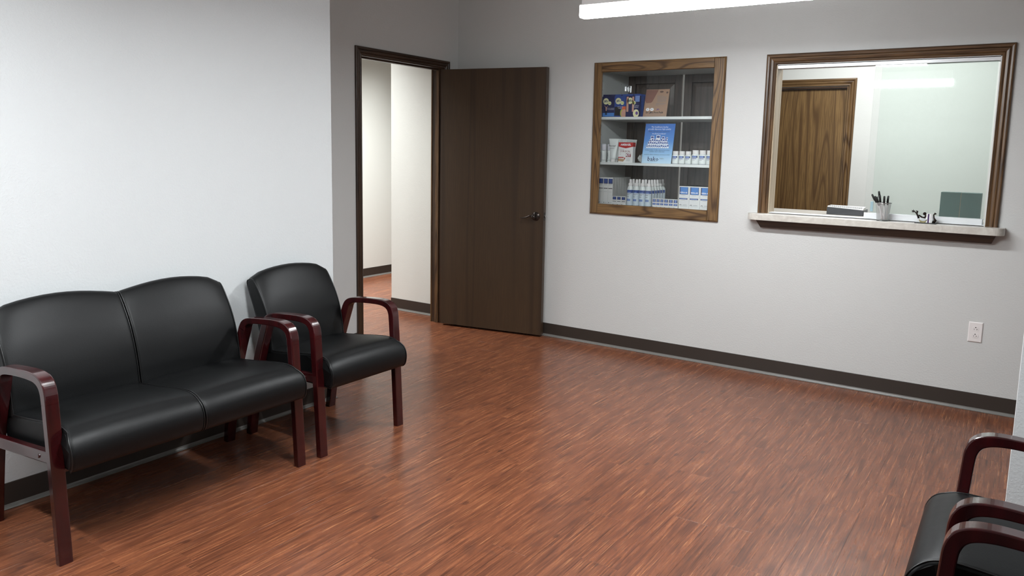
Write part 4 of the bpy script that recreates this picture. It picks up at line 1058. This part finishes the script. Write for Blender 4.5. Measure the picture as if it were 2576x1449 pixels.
bm = bmesh.new(); tube(bm, [(-0.034, -0.008, 0.028), (-0.040, -0.008, 0.042), (-0.050, -0.006, 0.058), (-0.062, -0.006, 0.067)], [0.006, 0.005, 0.004, 0.003], 8); tube(bm, [(-0.046, -0.008, 0.054), (-0.044, -0.008, 0.068), (-0.052, -0.008, 0.071)], [0.004, 0.005, 0.002], 8); mk('shank', bm, dkb, spur, smooth=True)
bm = bmesh.new(); star = []
for k in range(12):
    a = math.radians(90+30*k); r_ = 0.0125 if k % 2 == 0 else 0.0042; star.append((-0.066+r_*math.cos(a), 0.067+r_*math.sin(a)))
loft(bm, [[(x, -0.0085, z) for x, z in star], [(x, -0.0045, z) for x, z in star]]); mk('rowel', bm, dkb, spur)
bm = bmesh.new(); tube(bm, [(-0.036, -0.004, 0.046), (-0.020, -0.004, 0.036), (-0.004, -0.004, 0.033), (0.002, -0.004, 0.050)], [0.004, 0.005, 0.006, 0.005], 8); loft(bm, [[(-0.006+r*math.cos(a), -0.004-d, 0.056+r*math.sin(a)) for a in [k*math.pi/7 for k in range(14)]] for r, d in ((0.009, -0.003), (0.009, 0.003), (0.004, 0.006))]); mk('strap_button', bm, dkb, spur)
bm = bmesh.new(); tube(bm, [(0.040, 0, 0.006), (0.050, 0, 0.020), (0.042, 0, 0.034), (0.040, 0, 0.052), (0.046, 0, 0.060), (0.052, 0, 0.056)], [0.007, 0.009, 0.004, 0.003, 0.006, 0.004], 8); mk('scroll', bm, dkb, spur, smooth=True)
crd = tag(empty('card_stack', (3.474, -0.050, LZ+0.0062)), 'stack of white business cards with a purple edge beside the spur', 'cards')
bm = bmesh.new(); box(bm, -0.012, 0.018, -0.014, 0.016, 0, 0.050); mk('cards', bm, M['paper'], crd)
bm = bmesh.new(); box(bm, -0.0045, 0.0035, -0.0148, -0.0142, 0.0, 0.050); mk('purple_stripe', bm, plain('deep purple print', (62, 32, 84), 0.4), crd)
text('lettering', 'CARDS', 0.0075, M['light_blue'], crd, (-0.0005, -0.0152, 0.026), rot=(math.pi/2, -math.pi/2, 0)) if False else None
bm = bmesh.new(); box(bm, 0.011, 0.013, -0.0146, -0.0142, 0.0, 0.050); mk('grey_stripe', bm, M['grey_ink'], crd)

# ------------------------------------------------------------------ on the office counter behind the window
pad = tag(empty('desk_tray', (2.966, 0.245, 1.0572)), 'charcoal desk tray with a white spiral bound pad on top, behind the open window', 'tray')
bm = bmesh.new(); loft(bm, [[(-0.112, 0, 0), (0.110, 0, 0), (0.110, 0.16, 0), (-0.112, 0.16, 0)], [(-0.112, 0.004, 0.046), (0.110, 0.004, 0.034), (0.110, 0.16, 0.036), (-0.112, 0.16, 0.046)]]); mk('tray_body', bm, M['charcoal'], pad, bevel=0.002)
bm = bmesh.new(); loft(bm, [[(-0.108, 0.002, 0.0475), (0.108, 0.002, 0.0360), (0.108, 0.10, 0.0375), (-0.108, 0.10, 0.0475)], [(-0.108, 0.004, 0.0540), (0.108, 0.004, 0.0480), (0.108, 0.10, 0.0535), (-0.108, 0.10, 0.0560)]]); pd = mk('paper_pad', bm, M['paper'], pad)
bm = bmesh.new()
for k in range(34):
    x = -0.098+0.006*k; f = (x+0.108)/0.216; zc = 0.0540-0.0060*f+0.001
    tube(bm, [(x, 0.004+0.0055*math.cos(a), zc+0.0055*math.sin(a)) for a in [q*math.pi/3 for q in range(6)]], 0.0008, 4)
o = mk('spiral_wire', bm, M['black'], pd); o['kind'] = 'stuff'
bx = tag(empty('file_box', (3.603, 0.285, 1.0572)), 'dark green box with a pale seam, blurred behind the frosted glass', 'box')
dg = plain('dark green grey card', (58, 96, 92), 0.6)
bm = bmesh.new(); box(bm, -0.107, -0.001, 0, 0.10, 0, 0.172); mk('box_half', bm, dg, bx, bevel=0.002)
bm = bmesh.new(); box(bm, 0.001, 0.107, 0, 0.10, 0, 0.172); mk('box_half', bm, dg, bx, bevel=0.002)
bm = bmesh.new(); box(bm, -0.001, 0.001, 0.002, 0.098, 0.002, 0.170); mk('seam_tape', bm, M['tan'], bx)
